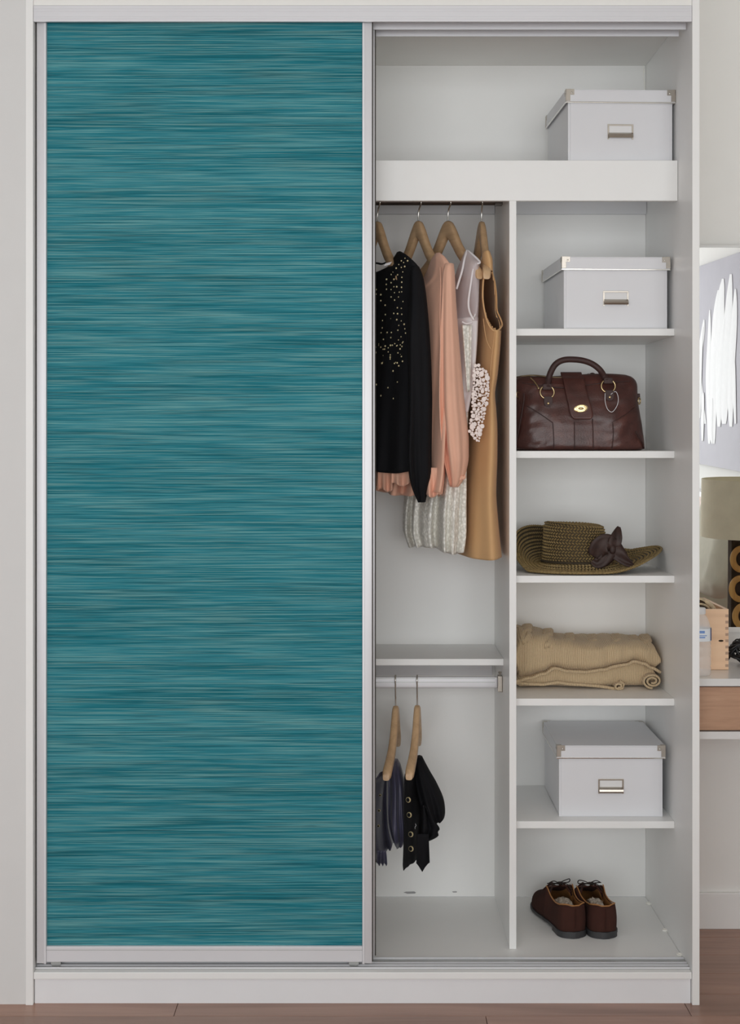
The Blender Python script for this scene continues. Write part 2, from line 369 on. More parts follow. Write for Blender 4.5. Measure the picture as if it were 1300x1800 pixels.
# top track (ribbed fascia rail and the inner runner lips)
tt = obj('top_track', B(XI0+.0005, XI1-.0005, .002, .010, 2.4215, 2.4612, bev=.0008), 'alu', wd)
for z in (2.4525, 2.4465, 2.4335, 2.428): obj('rib', B(XI0+.001, XI1-.001, .0012, .0024, z, z+.0012), 'alu', tt)
obj('runner_top', B(XI0+.001, XI1-.001, .010, .105, 2.4575, 2.4612), 'alu', tt)
obj('runner_lip', B(XI0+.001, XI1-.004, .053, .056, 2.416, 2.4575), 'alu', tt)
obj('runner_lip', B(XI0+.001, XI1-.012, .098, .101, 2.4115, 2.4575), 'alu', tt)
obj('filler_strip', B(XI0+.001, XI1-.001, .0112, .11, 2.4613, 2.4885), 'melamine', wd)
# bottom track
bt = obj('bottom_track', B(XI0+.001, XI1-.001, .022, .092, ZF+.0002, ZF+.0018), 'alu_mid', wd)
for yy, hh in ((.022, .006), (.038, .007), (.055, .007), (.090, .006)):
    obj('track_rib', B(XI0+.001, XI1-.001, yy, yy+.0022, ZF+.0018, ZF+hh), 'alu', bt)
# sliding doors
def sliding_door(x0, x1, yf, mats, label):
    zt, zb = 2.452, .0985
    p = obj('sliding_door', B(x0+.0235, x1-.0235, yf+.011, yf+.019, zb+.036, zt-.01), mats, wd, label=label)
    for a, b in ((x0, x0+.0238), (x1-.0238, x1)):
        q = obj('stile', B(a, b, yf, yf+.032, zb-.003, zt, bev=.0018), 'alu', p, smooth=.6)
        inner = b if a == x0 else a
        s = 1 if a == x0 else -1
        obj('bead', B(min(inner-s*.0055, inner), max(inner-s*.0055, inner), yf-.0018, yf+.002, zb-.004, zt, bev=.0006), 'alu', p)
        obj('gasket', B(a-.0008 if a == x0 else b, a if a == x0 else b+.0026, yf+.004, yf+.03, zb, zt), 'alu_dark', p)
    obj('bottom_rail', B(x0+.0238, x1-.0238, yf+.002, yf+.030, zb, zb+.0385, bev=.001), 'alu', p)
    obj('rail_groove', B(x0+.0238, x1-.0238, yf+.0012, yf+.0022, zb+.029, zb+.0302), 'alu_mid', p)
    obj('top_rail', B(x0+.0238, x1-.0238, yf+.002, yf+.030, zt-.025, zt, bev=.001), 'alu', p)
    for xx in (x0+.045, x1-.045):
        bm = bmesh.new(); lathe(bm, (xx, yf+.012, ZF+.0135), [(.004, 0), (.0125, 0), (.0125, .003), (.011, .004), (.0125, .005), (.0125, .008), (.004, .008)], 20, ax=(0, 1, 0)); obj('roller', bm, 'alu_mid', p, smooth=.6)
sliding_door(-.8105, .0190, .020, 'teal', 'teal grasscloth sliding door with silver aluminium frame')
sliding_door(-.800, .0265, .062, 'back', 'plain second sliding door tucked behind the teal one')
# cam covers, sealant and wear marks
for px, py in ((1140, 1589), (1168, 1636), (1194, 1679)):
    k = (ZC-ZF)/(py-CY); Y = (k/PX-1)*D
    bm = bmesh.new(); torus(bm, ((px-CX)*k, Y, ZF+.0022), .0064, .0021, (0, 0, 1), 20, 8); lathe(bm, ((px-CX)*k, Y, ZF), [(.0064, 0), (.0064, .001)], 16); obj('cam_cover', bm, 'plastic', wd, smooth=.8)
bm = bmesh.new(); torus(bm, P(1165, 56, .22)-Vector((0.0, 0, 0)), .007, .002, (0, 0, 1), 20, 8)
bmesh.ops.translate(bm, verts=bm.verts, vec=(0, 0, 2.4875-P(1165, 56, .22).z)); obj('cam_cover', bm, 'plastic', wd, smooth=.8)
pts = [(XI1-.002+R_.uniform(-.0008, .0008), .25+i*.034, 2.4865) for i in range(10)]+[(XI1-.004+R_.uniform(-.004, .002), YB-.003, 2.487-.0145*i) for i in range(12)]
bm = bmesh.new(); tube(bm, pts, [R_.uniform(.001, .0026) for _ in pts], 6); obj('sealant_bead', bm, 'plastic', wd, smooth=1)
for x0, x1, y0, y1 in ((709, 731, 1567, 1571), (794, 803, 1566.5, 1569)):
    a = P(x0, y1, YB-.0006); b = P(x1, y0, YB-.0006); bm = bmesh.new()
    prism(bm, [(a.x+(b.x-a.x)*u, a.y, a.z+(b.z-a.z)*vv) for u, vv in ((0, .6), (.3, 0), (.9, .1), (1, .5), (.85, 1), (.2, .9))], (0, -.0004, 0)); obj('chipped_patch', bm, 'chip', wd)
# ------------------------------------------------------------------ storage boxes
def storage_box(loc, rz, label):
    W, H, Dp, LW, LD, LH = .272, .188, .315, .284, .326, .0335
    r = thing('storage_box', label, 'box', loc, rz, 'white storage boxes in the wardrobe')
    def pt(n, bm, m, par=r, **k): return obj(n, bm, m, par, world=False, **k)
    # body: open carton of four walls and a base; front panel slightly proud
    bm = bmesh.new(); t_ = .003
    box(bm, -W/2, W/2, t_, Dp-t_, 0, .004)
    box(bm, -W/2, -W/2+t_, .001, Dp, 0, H-.004); box(bm, W/2-t_, W/2, .001, Dp, 0, H-.004)
    box(bm, -W/2+t_, W/2-t_, Dp-t_, Dp, 0, H-.004); box(bm, -W/2+t_, W/2-t_, .001, .001+t_, 0, H-.004)
    pt('body', bm, 'boxcard')
    fr = pt('front_panel', B(-W/2+.006, W/2-.006, -.0012, .0008, .0025, H-LH+.006, bev=.0006), 'boxcard')
    bm = bmesh.new(); top = H
    x0, x1, y0, y1 = -LW/2, LW/2, -.0065, -.0065+LD
    box(bm, x0, x1, y0, y1, top-.0028, top, bev=.001)
    box(bm, x0, x1, y0, y0+.0025, top-LH, top-.0029); box(bm, x0, x1, y1-.0025, y1, top-LH, top-.0029)
    box(bm, x0, x0+.0025, y0+.0026, y1-.0026, top-LH, top-.0029); box(bm, x1-.0025, x1, y0+.0026, y1-.0026, top-LH, top-.0029)
    lid = pt('lid', bm, 'boxcard')
    zr = top-LH
    for n, a in (('rim', (x0-.0006, x1+.0006, y0-.0012, y0+.001)), ('rim', (x0-.0006, x1+.0006, y1-.001, y1+.0012)), ('rim', (x0-.0012, x0+.001, y0, y1)), ('rim', (x1-.001, x1+.0012, y0, y1))):
        pt(n, B(*a, zr-.0012, zr+.0022, bev=.0005), 'chrome', lid)
    for sx in (-1, 1):
        for sy in (0, 1):
            cx = x0 if sx < 0 else x1; cy = y0 if sy == 0 else y1; ix = -sx; iy = 1 if sy == 0 else -1
            bm = bmesh.new()
            def bb(xa, xb, ya, yb, za, zb): box(bm, min(xa, xb), max(xa, xb), min(ya, yb), max(ya, yb), za, zb, bev=.0003, seg=1)
            bb(cx-ix*.0009, cx+ix*.021, cy-iy*.0009, cy+iy*.0002, top-.014, top+.0006)     # front wing
            bb(cx-ix*.0009, cx+ix*.0105, cy-iy*.00095, cy+iy*.0002, top-.030, top-.012)
            bb(cx-ix*.0009, cx+ix*.0002, cy-iy*.0009, cy+iy*.021, top-.014, top+.0006)     # side wing
            bb(cx-ix*.00095, cx+ix*.0002, cy-iy*.0009, cy+iy*.0105, top-.030, top-.012)
            bb(cx-ix*.0009, cx+ix*.012, cy-iy*.0009, cy+iy*.012, top+.0001, top+.0009)     # top wing
            cp = pt('corner', bm, 'nickel', lid)
            bm = bmesh.new(); ball(bm, (cx+ix*.0145, cy-iy*.001, top-.0088), .0022, 10, 6, (1, .5, 1)); ball(bm, (cx-ix*.001, cy+iy*.0145, top-.0088), .0022, 10, 6, (.5, 1, 1))
            pt('rivet', bm, 'chrome', lid, smooth=1)
    # label holder with pull
    zc = .080
    bm = bmesh.new(); hw, hh, fw = .0335, .0195, .004
    box(bm, -hw, hw, -.0035, -.0013, zc+hh-fw, zc+hh, bev=.0005); box(bm, -hw, -hw+fw, -.0035, -.0013, zc-hh, zc+hh-fw); box(bm, hw-fw, hw, -.0035, -.0013, zc-hh, zc+hh-fw)
    lh = pt('label_holder', bm, 'nickel', fr)
    bm = bmesh.new()
    prof = [(-.0016, zc-.002), (-.0055, zc-.0028), (-.0115, zc-.007), (-.0128, zc-.012), (-.011, zc-.0165), (-.0092, zc-.0165), (-.0103, zc-.012), (-.0092, zc-.0088), (-.0045, zc-.0052), (-.0016, zc-.0045)]
    for x_ in (-hw+.002, hw-.002): pass
    va = [bm.verts.new((-hw+.002, y_, z_)) for y_, z_ in prof]; vb = [bm.verts.new((hw-.002, y_, z_)) for y_, z_ in prof]
    for i in range(len(prof)): j = (i+1) % len(prof); bm.faces.new((va[i], va[j], vb[j], vb[i]))
    bm.faces.new(va); bm.faces.new(vb[::-1]); pt('finger_pull', bm, 'nickel', fr, smooth=.5)
    pt('card', B(-hw+fw, hw-fw, -.0017, -.0013, zc-.003, zc+hh-fw), 'card', fr)
    return r
def fx(px, Y): return (px-CX)*K(Y)
storage_box(((fx(1000, .19)+fx(1184, .19))/2-.0035, .19, 2.1088), math.radians(2.2), 'white lidded storage box alone on the wide top shelf')
storage_box(((fx(991, .225)+fx(1172, .225))/2, .225, ZS[0]+.0003), math.radians(2.2), 'white lidded storage box on the shelf directly above the brown handbag')
storage_box(((fx(982, .25)+fx(1164, .25))/2, .25, ZS[4]+.0003), math.radians(-.4), 'white lidded storage box on the shelf above the brown shoes')
# ------------------------------------------------------------------ wooden hangers
HP = [(0, .000, -.046), (.05, -.002, -.052), (.10, -.008, -.062), (.20, -.030, -.082), (.32, -.062, -.105), (.45, -.088, -.124), (.6, -.110, -.141), (.75, -.127, -.157), (.9, -.142, -.172), (1.0, -.155, -.183)]
def hanger(px, pyapex, alpha, label, group, Y0=.36, zrail=2.0485, tipdrop=1.0, bar=True, half=.205, inner=0.0115, bend=.018, hookr=.0165, barw=.93):
    """alpha: angle of the near end, from straight towards the room to +x"""
    ap = P(px, pyapex, Y0); z0 = ap.z
    r = thing('clothes_hanger', label, 'hanger', (ap.x, Y0, z0), alpha-PI/2, group)
    # local: +x towards the near end, y thickness, z up from the apex
    bm = bmesh.new(); th = .0088; prof = lerp_rows(HP, 22); ring = []
    def sect(s, zt, zb, sg):
        yb = -bend*s*s                      # contoured arms bend to one side
        u = sg*s*half; h = (zt-zb)/2; zc = (zt+zb)/2; t2 = th*(1+.35*s)
        q = []; tip = 1-.28*max(0, (s-.93)/.07)**2; h *= tip; t2 *= tip
        for k in range(12):
            a = 2*PI*k/12; ca, sa = math.cos(a), math.sin(a)
            q.append(bm.verts.new((u, yb+t2*math.copysign(abs(ca)**.55, ca), zc+h*math.copysign(abs(sa)**.55, sa))))
        return q
    secs = [sect(s, zt*tipdrop, zb*tipdrop if s > 0 else zb, -1) for s, zt, zb in reversed(prof[1:])]+[sect(s, zt*tipdrop, zb*tipdrop if s > 0 else zb, 1) for s, zt, zb in prof]
    for A, Bq in zip(secs, secs[1:]):
        for k in range(12): bm.faces.new((A[k], A[(k+1) % 12], Bq[(k+1) % 12], Bq[k]))
    bm.faces.new(secs[0]); bm.faces.new(secs[-1][::-1])
    obj('shoulder_arms', bm, 'hanger', r, world=False, smooth=.9)
    if bar:
        bm = bmesh.new(); zb = -.168*tipdrop; tube(bm, [(-half*barw, -.014, zb), (half*barw, -.014, zb)], .0055, 10); obj('trouser_bar', bm, 'hanger', r, world=False, smooth=.9)
    # hook: stem, S bend, round over the rail
    top = zrail-z0; rr = inner+.0022
    # the hook lies in the hanger's own plane, wide enough to wrap the rail
    rr = hookr; d = Vector((1, 0, 0)); cz = top-rr+.0026; pts = [Vector((0, 0, -.004)), Vector((0, 0, .010)), d*.001+Vector((0, 0, .020))]
    pts += [d*(.25*rr)+Vector((0, 0, .030))]
    for k in range(0, 12):
        a = math.radians(-52+k*22); pts.append(d*(rr*math.cos(a))+Vector((0, 0, max(cz+rr*math.sin(a), .034+.001*k))))
    pts = spline(pts, 60); bm = bmesh.new(); tube(bm, pts, .0022, 8); ball(bm, pts[-1], .0028)
    obj('hook', bm, 'chrome', r, world=False, smooth=1)
    return r
GA = 'wooden hangers on the upper rail'; GB = 'wooden hangers on the lower rail'
a27 = math.radians(27)
hanger(663, 389, math.radians(25), 'wooden hanger holding the black gold-studded blouse', GA, half=.17, barw=.6)
hanger(735, 388, math.radians(25), 'wooden hanger holding the peach blouse', GA, half=.175, barw=.6)
hanger(787, 388, math.radians(25), 'wooden hanger holding the white sheer-topped dress, its end poking out', GA)
hanger(846, 389, math.radians(4), 'wooden hanger holding the tan sleeveless dress', GA)
hanger(695, 1240, math.radians(-5), 'wooden hanger holding the navy satin top on the lower rail', GB, Y0=.36, zrail=.7495, tipdrop=.87, hookr=.0135, bend=.011)
hanger(733, 1239, math.radians(-5), 'wooden hanger holding the black gold-buttoned jacket', GB, Y0=.36, zrail=.7495, tipdrop=.87, hookr=.0135, bend=.011)
# ------------------------------------------------------------------ garments
def garment(rows, mat, name, parent, nr=70, ns=96, sgn=1, folds=(), cut=None, hem=0.0, yref=.75, solid=.0012, capb=False, capt=True, seed=0, smoothang=None, label=None):
    """closed cloth tube: rows = (photo y, left, right, Ycentre, half depth, half thickness, share of width from thickness)"""
    rr = lerp_rows(rows, nr); bm = bmesh.new(); grid = []; rnd = random.Random(seed); ph = [rnd.uniform(0, 6.28) for _ in range(8)]
    y0, y1 = rows[0][0], rows[-1][0]; info = []
    for i, (py, L, R, Yc, dy, tk, f) in enumerate(rr):
        tt_ = (py-y0)/(y1-y0); k = K(Yc-dy*yref); c = (L+R)/2; h = (R-L)/2; ring = []; inf = []
        g = math.sqrt(max(0, 1-f*f))
        for j in range(ns):
            th = 2*PI*j/ns; d = 0
            for q, (n, a0, a1, drift) in enumerate(folds):
                d += (a0+(a1-a0)*tt_)*math.sin(n*th+ph[q]+drift*tt_)
            ct, st = math.cos(th), math.sin(th)
            pxx = c+h*(sgn*g*ct*(1+d*.25)+f*st*(1+d*.25)); Y = Yc-dy*ct*(1+d*.2)+tk*st*(1+d*1.2)-tk*d*.9*(1 if st < 0 else -1)*abs(st)
            zz = ZC-(py-CY)*k
            if hem and tt_ > .8: zz += hem*math.sin(3*th+ph[0])*((tt_-.8)/.2)
            wob = noise.noise(Vector((pxx*.04+seed, Y*9, zz*7)))*.0035
            ring.append(bm.verts.new(((pxx-CX)*k, Y+wob, zz))); inf.append((pxx, py, th))
        grid.append(ring); info.append(inf)
    for i in range(nr-1):
        for j in range(ns):
            j2 = (j+1) % ns
            if cut:
                pa = info[i][j]; pb = info[i+1][j2]
                if cut((pa[0]+pb[0])/2, (pa[1]+pb[1])/2, pa[2]): continue
            bm.faces.new((grid[i][j], grid[i][j2], grid[i+1][j2], grid[i+1][j]))
    if capt: bm.faces.new(grid[0][::-1])
    if capb: bm.faces.new(grid[-1])
    bmesh.ops.recalc_face_normals(bm, faces=bm.faces)
    o = obj(name, bm, mat, parent, smooth=3 if smoothang is None else smoothang, label=label)
    if solid:
        m = o.modifiers.new('thickness', 'SOLIDIFY'); m.thickness = solid; m.offset = -1
    def front(px, py):
        i = min(max(int(round((py-y0)/(y1-y0)*(nr-1))), 0), nr-1); best = None
        for j in range(ns):
            v = grid_co[i][j]; s = CX+v.x/K(v.y); dd = abs(s-px)
            if best is None or (dd < 1.6 and (best[0] >= 1.6 or v.y < best[1].y)) or (best[0] >= 1.6 and dd < best[0]): best = (dd, v)
        return best[1].y
    off = root_loc(parent); me = o.data
    grid_co = [[me.vertices[i*ns+j].co+off for j in range(ns)] for i in range(nr)]
    return o, front
SIL = (8, .02, .10, 1.2)
# black blouse
gb = thing('blouse', 'black long-sleeved blouse scattered with gold studs, on the upper rail', 'blouse', (fx(665, .36), .36, ZC-(828-CY)*K(.2)))
body, fbk = garment([(442.5, 697, 705, .245, .02, .016, .5), (446, 693, 711, .24, .045, .024, .4), (455, 687, 721, .245, .08, .036, .3), (462, 676, 728, .26, .105, .044, .28), (470, 640, 734, .30, .15, .048, .25), (485, 612, 739, .345, .195, .05, .22), (520, 604, 740, .355, .20, .05, .22), (640, 606, 728, .36, .19, .05, .25), (760, 604, 722, .36, .18, .052, .28), (829, 602, 722, .36, .175, .056, .3)],
    'black_cloth', 'blouse_body', gb, folds=[(5, .02, .12, 1), (9, .01, .10, 2)], seed=1, hem=.004)
garment([(468, 722, 737, .165, .016, .018, .8), (485, 720, 744, .162, .022, .024, .8), (520, 719, 750, .162, .03, .03, .8), (600, 716, 757, .164, .034, .034, .8), (700, 717, 761, .166, .036, .036, .8), (800, 716, 760, .18, .036, .036, .8), (838, 719, 760, .18, .034, .034, .8), (862, 725, 753, .18, .026, .026, .8), (883, 734, 748, .18, .014, .014, .8)],
    'black_cloth', 'sleeve', gb, nr=60, ns=48, folds=[(4, .04, .28, 2), (7, .02, .16, 1)], seed=2, capb=True)
# collar band and neck label
nk = [(657, 462), (664, 463), (671, 464), (680, 461), (686, 459), (690, 453)]
bm = bmesh.new(); tube(bm, spline([P(a, b, .31-.0012*(a-657)) for a, b in nk], 24), .0035, 8, flat=.6); obj('collar', bm, 'black_cloth', gb, smooth=1)
a = P(673, 461, .262); b = P(687, 458, .262); bm = bmesh.new(); prism(bm, [P(674, 468, .235), P(685, 465.5, .235), P(688.5, 460, .235), P(677, 463, .235)], (0, .0008, 0)); obj('neck_label', bm, 'white_cloth', gb, label='small pale neck label')
# studs: neckline row, side seam row and scattered field
st = [(659, 500.5), (664, 499.5), (668.5, 498.5), (673.5, 495), (679, 491), (683, 487.5), (687.5, 482.5), (691, 478), (696, 471.5), (700.5, 465), (705, 458.5), (711.5, 454), (716, 458.5), (709, 461.5), (711, 468.5), (705, 470), (707.5, 478), (702, 478), (698.5, 483), (706, 487.5), (692, 491), (699, 496), (706, 496), (687, 497), (678.5, 500), (692, 504), (697, 504), (705.5, 505), (661, 509), (679, 508.5), (687, 509), (706, 513), (701.5, 513.5), (693, 514.5), (660.5, 517), (669, 518), (677, 518.5), (687, 522), (700, 522), (706.5, 522), (669, 528.5), (680.5, 529.5), (693.5, 527.5), (708, 530), (701.5, 533), (689.5, 534.5), (676.5, 536.5), (698, 541), (705, 542), (709, 538.5), (670.5, 545), (684, 544), (692, 551), (698.5, 551.5), (706, 552.5), (677, 553), (687, 560), (697, 562), (705, 564), (672, 563.5), (665.5, 565), (660, 565.5), (682, 571), (691, 572), (700.5, 572), (710, 570), (672, 576.5), (711.5, 578), (699, 580.5), (712.5, 585.5), (680.5, 584.5), (687.5, 584.5), (669.5, 585), (697, 590), (710.5, 592.5), (704.5, 592), (686.5, 593.5), (673.5, 596.5), (700, 597.5), (708, 601)]
rs = random.Random(5)
for _ in range(30): st.append((rs.uniform(659, 708), rs.uniform(602, 640)))
st += [(706, 609), (705, 617), (704, 623), (686, 607), (680, 607), (666, 607), (673, 614), (682, 618.5), (694, 620), (685.5, 631), (671, 638.5), (700.5, 643), (690.5, 652), (672.5, 658), (698, 671.5), (681.5, 681.5), (669.5, 695.5), (691.5, 700.5), (661, 676)]
bm = bmesh.new()
for px, py in st:
    Y = fbk(px, py)-.0012; r_ = rs.choice((.0019, .0023, .0028)); m = Matrix.Translation(P(px, py, Y)) @ Matrix.Diagonal((r_, r_*.7, r_*1.1, 1)); bmesh.ops.create_icosphere(bm, subdivisions=1, radius=1, matrix=m)
o = obj('gold_studs', bm, 'gold', gb, smooth=3, label='scattered round gold studs'); o['kind'] = 'stuff'
# peach blouse
gp = thing('blouse', 'peach chiffon blouse with full sleeves and ruffled hem between black and white garments', 'blouse', (fx(735, .36), .36, ZC-(866-CY)*K(.2)))
garment([(445, 764, 774, .225, .02, .016, .5), (452, 759, 782, .225, .045, .026, .4), (470, 752, 793, .235, .08, .036, .3), (490, 738, 797, .26, .105, .042, .28), (515, 690, 797, .33, .17, .046, .24), (560, 680, 792, .355, .195, .048, .22), (680, 676, 787, .36, .19, .05, .24), (790, 670, 783, .36, .18, .054, .26), (835, 666, 781, .36, .176, .058, .28), (868, 662, 777, .36, .174, .064, .3)],
    'peach', 'blouse_body', gp, folds=[(5, .02, .22, 1), (9, .01, .26, 2), (14, 0, .16, 1)], seed=11, hem=.008)
garment([(463, 782, 798, .165, .014, .016, .8), (480, 778, 800, .162, .02, .022, .8), (520, 776, 802, .162, .026, .026, .8), (600, 773, 808, .164, .03, .03, .8), (700, 772, 817, .166, .034, .036, .8), (770, 775, 825, .18, .038, .04, .8), (805, 780, 825, .18, .038, .04, .8), (830, 785, 820, .18, .03, .032, .8), (846, 789, 814, .18, .022, .022, .8), (856, 791, 806, .18, .016, .016, .8)],
    'peach', 'sleeve', gp, nr=60, ns=48, folds=[(4, .03, .20, 2), (8, .01, .16, 1)], seed=12, capb=True)
bm = bmesh.new()
for i in range(7): ball(bm, P(803+i*2.2, 842-i*.6+(i % 2), .152), .0035, 8, 6, (1, 1, 1.5))
obj('gathered_cuff', bm, 'peach', gp, smooth=3)
bm = bmesh.new(); tube(bm, spline([P(773, 470, .165), P(774, 500, .145), P(773, 560, .14), P(774, 640, .14)], 30), .0011, 6); obj('armhole_seam', bm, 'peach', gp, smooth=1)
# hem flounces under the black blouse
for L, R, y0_, y1_, Y, sd in ((664, 690, 822, 862, .25, 3), (688, 722, 824, 852, .215, 4), (748, 775, 822, 872, .165, 5)):
    bm = bmesh.new(); n = 40; g = []
    for i in range(12):
        f = i/11; rowv = []
        for j in range(n+1):
            u = j/n; px = L+(R-L)*u; py = y0_+(y1_-y0_)*f+3*math.sin(u*7+sd)*f
            rowv.append(bm.verts.new(P(px, py, Y-.01*f*math.sin(u*12+sd)-.008*f)))
        g.append(rowv)
    for i in range(11):
        for j in range(n): bm.faces.new((g[i][j], g[i][j+1], g[i+1][j+1], g[i+1][j]))
    o = obj('flounce', bm, 'peach', gp, smooth=3); md = o.modifiers.new('thickness', 'SOLIDIFY'); md.thickness = .0012
# white dress
gw = thing('dress', 'white dress with sheer mesh yoke and sequinned skirt beside the tan dress', 'dress', (fx(787, .36), .36, ZC-(968-CY)*K(.22)))
garment([(441, 817, 825, .235, .012, .01, .5), (450, 813, 834, .225, .02, .014, .5), (462, 808, 842, .22, .04, .022, .5), (490, 798, 842, .24, .065, .03, .5), (530, 775, 841, .29, .11, .034, .4), (566, 742, 839, .35, .155, .036, .35)],
    'sheer', 'mesh_yoke', gw, nr=40, ns=72, folds=[(6, .02, .06, 1)], seed=21, solid=0)
garment([(560, 740, 839, .35, .157, .038, .35), (600, 738, 837, .355, .157, .038, .33), (640, 736, 834, .355, .157, .038, .33), (690, 734, 828, .355, .157, .036, .33), (725, 733, 821, .355, .157, .036, .33)],
    'white_cloth', 'bodice', gw, nr=40, ns=80, folds=[(6, .04, .1, 1), (11, .02, .08, 1)], seed=22)
garment([(716, 733, 822, .36, .158, .038, .33), (780, 728, 818, .36, .16, .046, .36), (850, 720, 817, .36, .162, .054, .4), (900, 714, 817, .36, .162, .06, .45), (940, 713, 816, .36, .162, .062, .45), (968, 722, 812, .36, .16, .062, .45)],
    'sequin', 'skirt', gw, nr=60, ns=140, folds=[(7, .04, .16, .6), (13, .03, .20, .8), (19, .01, .12, .3)], seed=23, hem=.006)
def trim(pts, r, mat, par, name='trim', n=40):
    bm = bmesh.new(); tube(bm, spline([P(*p) for p in pts], n), r, 8); return obj(name, bm, mat, par, smooth=1)
trim([(820, 441, .225), (816, 455, .20), (812, 475, .19), (806, 495, .185), (802, 508, .185)], .0030, 'white_cloth', gw)
trim([(822, 441, .222), (833, 450, .20), (843, 461, .18), (836, 465, .176), (831, 475, .172), (827, 500, .17), (823, 530, .168), (825, 548, .168), (832, 562, .168)], .0028, 'white_cloth', gw)
trim([(841, 488, .2), (840, 510, .195), (837, 545, .19), (831, 560, .18)], .0022, 'white_cloth', gw)
trim([(812, 566, .176), (820, 569, .173), (830, 566, .17)], .0022, 'white_cloth', gw)
# sequinned lace patch on the bodice
bm = bmesh.new(); g = []
for i in range(24):
    f = i/23; L = 811+9*f; R = 829-4*f; py = 571+118*f
    g.append([bm.verts.new(P(L+(R-L)*j/8, py, .172-.004*math.sin(j))) for j in range(9)])
for i in range(23):
    for j in range(8): bm.faces.new((g[i][j], g[i][j+1], g[i+1][j+1], g[i+1][j]))
o = obj('sequin_panel', bm, 'sequin', gw, smooth=3); md = o.modifiers.new('thickness', 'SOLIDIFY'); md.thickness = .0015
# tan dress
gt = thing('dress', 'tan sleeveless dress with white lace waist panel, nearest the divider', 'dress', (fx(845, .36), .36, ZC-(981-CY)*K(.2)))
EA = [(478, 850), (491, 849), (520, 848.5), (540, 850.5), (560, 854.5), (575, 861), (581, 868), (583, 872)]
def ea(py):
    for (a, xa), (b, xb) in zip(EA, EA[1:]):
        if a <= py <= b: return xa+(xb-xa)*(py-a)/(b-a)
    return None
trows = [(441, 849, 861, .2, .02, .012, .8), (455, 847, 866, .21, .035, .016, .8), (475, 845, 867, .25, .08, .02, .8), (495, 843, 869.5, .3, .135, .024, .82), (520, 841, 871.5, .34, .175, .026, .85), (548, 840.5, 872, .355, .185, .026, .85), (562, 840, 878, .36, .187, .03, .85), (578, 840, 882.5, .36, .188, .032, .85), (610, 839, 881, .36, .188, .032, .85), (660, 836, 876, .36, .185, .03, .85), (692, 833, 871.5, .36, .182, .028, .85), (720, 829, 874, .36, .182, .03, .85), (760, 824, 876.5, .36, .184, .034, .85), (800, 821, 876.5, .36, .185, .036, .85), (870, 816, 875, .36, .187, .04, .85), (930, 812, 880, .36, .188, .044, .85), (981, 807, 886, .36, .19, .05, .85)]
def tcut(px, py, th):
    e = ea(py); 
    if e is None or math.cos(th) < .12: return False
    Rr = [r for r in trows if r[0] <= py][-1][2]
    return e < px < Rr-2.2
_, ftan = garment(trows, 'tan_cloth', 'dress_body', gt, nr=150, ns=120, folds=[(3, .0, .08, 1), (5, .0, .08, .6), (8, .0, .03, .6)], seed=31, cut=tcut, hem=.002)
trim([(851, 478, .178), (849, 495, .172), (848, 520, .168), (850, 540, .168), (854.5, 560, .168), (861, 575, .168), (869, 582, .169), (877, 579, .18), (882, 571, .20), (879, 560, .21), (873, 545, .21), (872, 520, .2), (869, 495, .19), (864, 478, .18)], .0022, 'tan_cloth', gt, 'armhole_binding', 80)
trim([(869, 583, .1685), (866, 610, .1685), (862, 650, .1685), (861, 690, .1705)], .0009, 'tan_cloth', gt, 'side_seam')
trim([(849, 560, .169), (853, 590, .169), (858, 606, .169), (863, 614, .169)], .0009, 'tan_cloth', gt, 'dart')
# lace at the waist: petals and cords with open gaps
LL = [(640, 834, 838), (650, 833, 852), (660, 832, 857), (680, 831, 859), (705, 830, 858), (725, 828, 853), (745, 825, 849), (757, 824, 845), (768, 832, 843), (777, 839, 841)]
def lace_lr(py):
    for (a, l0, r0), (b, l1, r1) in zip(LL, LL[1:]):
        if a <= py <= b: f = (py-a)/(b-a); return l0+(l1-l0)*f, r0+(r1-r0)*f
bm = bmesh.new(); rl = random.Random(9); placed = []
for _ in range(2600):
    py = rl.uniform(641, 776); l, r = lace_lr(py); px = rl.uniform(l, r); rad = rl.uniform(1.4, 5.2)
    if all((px-a)**2+(py-b)**2 > (rad+c)**2*.55 for a, b, c in placed): placed.append((px, py, rad))
for px, py, rad in placed:
    Y = .158+.0015*abs(px-845)*.1; c = P(px, py, Y-rl.uniform(0, .003)); rm = rad*K(Y)*.96
    m = Matrix.Translation(c) @ Matrix.Rotation(rl.uniform(-.3, .3), 4, 'Z') @ Matrix.Rotation(rl.uniform(-.3, .3), 4, 'X') @ Matrix.Diagonal((rm, .0009, rm*rl.uniform(.85, 1.25), 1))
    bmesh.ops.create_icosphere(bm, subdivisions=2, radius=1, matrix=m)
for i, (px, py, rad) in enumerate(placed):
    near = sorted(placed, key=lambda q: (q[0]-px)**2+(q[1]-py)**2)[1:4]
    for q in near[:2]: tube(bm, [P(px, py, .159), P(q[0], q[1], .159)], .0007, 5)
o = obj('lace_panel', bm, 'lace_white', gt, smooth=3, label='white floral lace at the waist'); o['kind'] = 'stuff'
